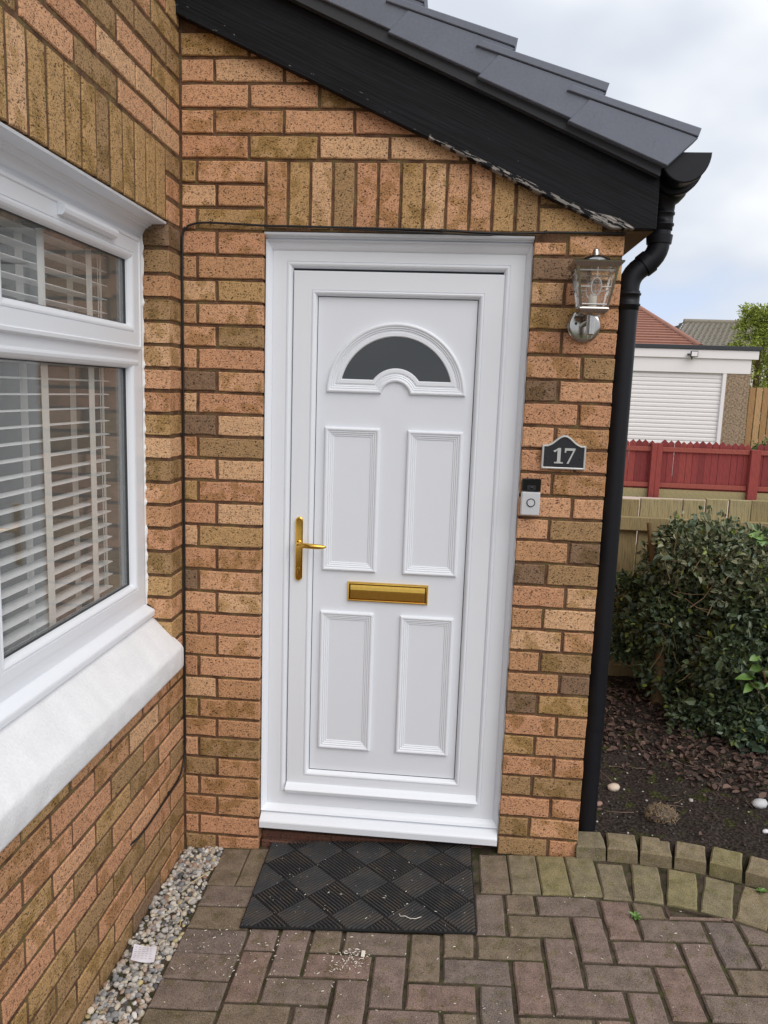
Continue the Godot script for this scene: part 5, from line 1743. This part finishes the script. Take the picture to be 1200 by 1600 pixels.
func houses() -> void:
	var h := thing("bungalow", "house with a red tiled hip roof behind the garage", "house")
	var st := newst()
	courses(st, Vector3(-1.0, 3.05, -18.0), Vector3(7.10, 3.05, -18.0), Vector3(2.0, 4.35, -21.5), Vector3(6.36, 4.35, -21.5), 15, 0.045)
	courses(st, Vector3(7.10, 3.05, -18.0), Vector3(7.10, 3.05, -25.0), Vector3(6.36, 4.35, -21.5), Vector3(6.36, 4.35, -21.6), 15, 0.045)
	put(h, "roof", done(st), M.red_tile)
	put(h, "wall", box_mesh(Vector3(-0.8, 0.0, -24.8), Vector3(6.9, 3.06, -18.2)), M.render)
	var rt := put(h, "ridge_tiles", tube([Vector3(2.0, 4.36, -21.5), Vector3(6.36, 4.36, -21.5), Vector3(7.12, 3.07, -17.98)], [0.08], 8), M.red_tile)
	var h2 := thing("bungalow", "farther house with a lichen grey tiled roof at the right", "house")
	var s2 := newst()
	courses(s2, Vector3(8.95, 3.60, -28.0), Vector3(22.0, 3.60, -28.0), Vector3(10.65, 5.05, -32.0), Vector3(22.0, 5.05, -32.0), 20, 0.05, 0.21)
	courses(s2, Vector3(8.95, 3.60, -36.0), Vector3(8.95, 3.60, -28.0), Vector3(10.65, 5.05, -32.1), Vector3(10.65, 5.05, -32.0), 14, 0.06)
	put(h2, "roof", done(s2), M.grey_tile)
	put(h2, "wall", box_mesh(Vector3(9.2, 0.0, -35.8), Vector3(22.0, 3.62, -28.3)), M.render)
	put(h2, "ridge_tiles", tube([Vector3(10.6, 5.07, -32.0), Vector3(22.0, 5.07, -32.0)], [0.1], 8), M.grey_tile)
	var f := thing("tan_board_fence", "tall tan timber fence beside the garage pier", "fence", Vector3(0, 0, -15.5))
	var rng := RandomNumberGenerator.new()
	rng.seed = 71
	for k in 16:
		put(f, "board", board(0.128, 2.02 - 0.05 + rng.randf_range(-0.01, 0.01), 0.025), M.tan_timber[rng.randi() % 3], Vector3(7.30 + 0.148 * k, 0.06, 0.0))
	put(f, "rail", bevel_box(Vector3(7.2, 0.5, -0.06), Vector3(9.8, 0.6, -0.027), 0.004), M.tan_timber[1])
	put(f, "rail", bevel_box(Vector3(7.2, 1.6, -0.06), Vector3(9.8, 1.7, -0.027), 0.004), M.tan_timber[1])

func trees() -> void:
	var rng := RandomNumberGenerator.new()
	rng.seed = 73
	for q in [[8.25, -17.2, 3.85, 1.25, "bright yellow-green conifer behind the tan fence", Color(0.37, 0.42, 0.09)], [10.3, -19.5, 4.6, 1.4, "darker green conifer beyond the yellow-green one", Color(0.08, 0.13, 0.045)]]:
		var t := thing("conifer_tree", q[4], "tree", Vector3(q[0], 0.08, q[1]))
		put(t, "trunk", tube([Vector3(0, 0, 0), Vector3(0.03, q[2] * 0.5, 0), Vector3(0, q[2] * 0.95, 0)], [0.12, 0.08, 0.02], 8), M.bark)
		var st := newst()
		for i in 420:
			var hgt := pow(rng.randf(), 0.8)
			var rad: float = q[3] * (1.05 - hgt * 0.75) * sqrt(rng.randf())
			var a := rng.randf() * TAU
			var c := Vector3(cos(a) * rad, 0.3 + hgt * (q[2] - 0.3), sin(a) * rad)
			var out := Vector3(cos(a), 0.35, sin(a)).normalized()
			for k in 34:
				var p := c + rand_dir(rng) * rng.randf() * 0.20
				add_leaf(st, p, (out + rand_dir(rng) * 0.8).normalized(), (Vector3.UP + rand_dir(rng) * 0.7).normalized(), rng.randf_range(0.06, 0.13), rng.randf_range(0.02, 0.045), q[5] * rng.randf_range(0.6, 1.45))
		put(t, "crown", done(st), M.conifer)
	var b := thing("garden_shrub", "small green shrub at the foot of the tan fence", "shrub", Vector3(7.85, 0.75, -14.9))
	put(b, "stem", tube([Vector3(0, -0.75, 0), Vector3(0.02, -0.2, 0), Vector3(0, 0.05, 0)], [0.03, 0.02, 0.008], 6), M.bark)
	var bs := newst()
	for i in 1500:
		var p := rand_dir(rng) * Vector3(0.42, 0.2, 0.3) * pow(rng.randf(), 0.4) + Vector3(0, rng.randf_range(-0.7, 0.0) * 0.5, 0)
		add_leaf(bs, p, rand_dir(rng), (Vector3.UP + rand_dir(rng)).normalized(), 0.07, 0.04, Color(0.10, 0.17, 0.05) * rng.randf_range(0.6, 1.5))
	put(b, "crown", done(bs), M.conifer)

# ---------------------------------------------------------------- sky and light
func sky_image() -> Image:
	var W := 1024
	var H := 512
	var im := Image.create(W, H, false, Image.FORMAT_RGBF)
	var n1 := noise(1.5, 6, 5)
	var n2 := noise(3.4, 7, 5)
	for y in H:
		var el := PI * 0.5 - PI * (y + 0.5) / H
		for x in W:
			var a := TAU * ((x + 0.5) / W - 0.5)
			var d := Vector3(sin(a) * cos(el), sin(el), -cos(a) * cos(el))
			var q := Vector3(d.x, d.y * 2.2, d.z)
			var c := 0.5 + 0.75 * n1.get_noise_3dv(q) + 0.28 * n2.get_noise_3dv(q * 1.3)
			var cover := smoothstep(0.05, 0.55, c + 0.42 * smoothstep(0.08, 0.45, d.y))
			var shade := smoothstep(0.25, 1.05, c)
			var blue := Color(0.40, 0.54, 0.80).lerp(Color(0.60, 0.70, 0.88), smoothstep(0.22, 0.0, d.y))
			var cloud := Color(0.57, 0.615, 0.69).lerp(Color(0.86, 0.875, 0.90), shade)
			var col := blue.lerp(cloud, cover)
			if d.y < 0.0: col = Color(0.42, 0.42, 0.42)
			im.set_pixel(x, y, col)
	return im

func _ready() -> void:
	var cam := Camera3D.new()
	cam.name = "camera"
	cam.position = Vector3(0.8935, 1.6513, 2.5249)
	cam.rotation = Vector3(-0.1541, 0.0809, 0.0338)
	cam.fov = 67.294
	cam.near = 0.05
	cam.far = 400.0
	add_child(cam)
	cam.current = true
	var sky_mat := PanoramaSkyMaterial.new()
	sky_mat.panorama = ImageTexture.create_from_image(sky_image())
	var sky := Sky.new()
	sky.sky_material = sky_mat
	var env := Environment.new()
	env.background_mode = Environment.BG_SKY
	env.sky = sky
	env.background_energy_multiplier = 1.0
	env.tonemap_mode = Environment.TONE_MAPPER_LINEAR
	env.tonemap_exposure = 1.24
	env.ambient_light_source = Environment.AMBIENT_SOURCE_SKY
	env.sdfgi_enabled = true
	env.ssao_enabled = true
	env.ssil_enabled = true
	var we := WorldEnvironment.new()
	we.name = "environment"
	we.environment = env
	add_child(we)
	# the sun behind thin cloud, high behind the viewer's right shoulder
	var sun := DirectionalLight3D.new()
	sun.name = "sun"
	add_child(sun)
	sun.look_at_from_position(Vector3(2.6, 4.4, 3.4), Vector3.ZERO)
	sun.light_energy = 0.5
	sun.light_color = Color(1.0, 0.975, 0.945)
	sun.light_angular_distance = 55.0
	sun.shadow_enabled = true

	make_materials()
	ground()
	paving()
	kerb()
	var soil := flower_bed()
	front_wall()
	side_wall()
	room()
	roof()
	front_door()
	window()
	blind()
	gutter()
	downpipe()
	threshold()
	wall_lamp()
	number_plate()
	doorbell()
	cable()
	door_mat()
	gravel()
	timber_fence()
	hedge(soil)
	litter(soil)
	red_fence()
	garage()
	houses()
	trees()
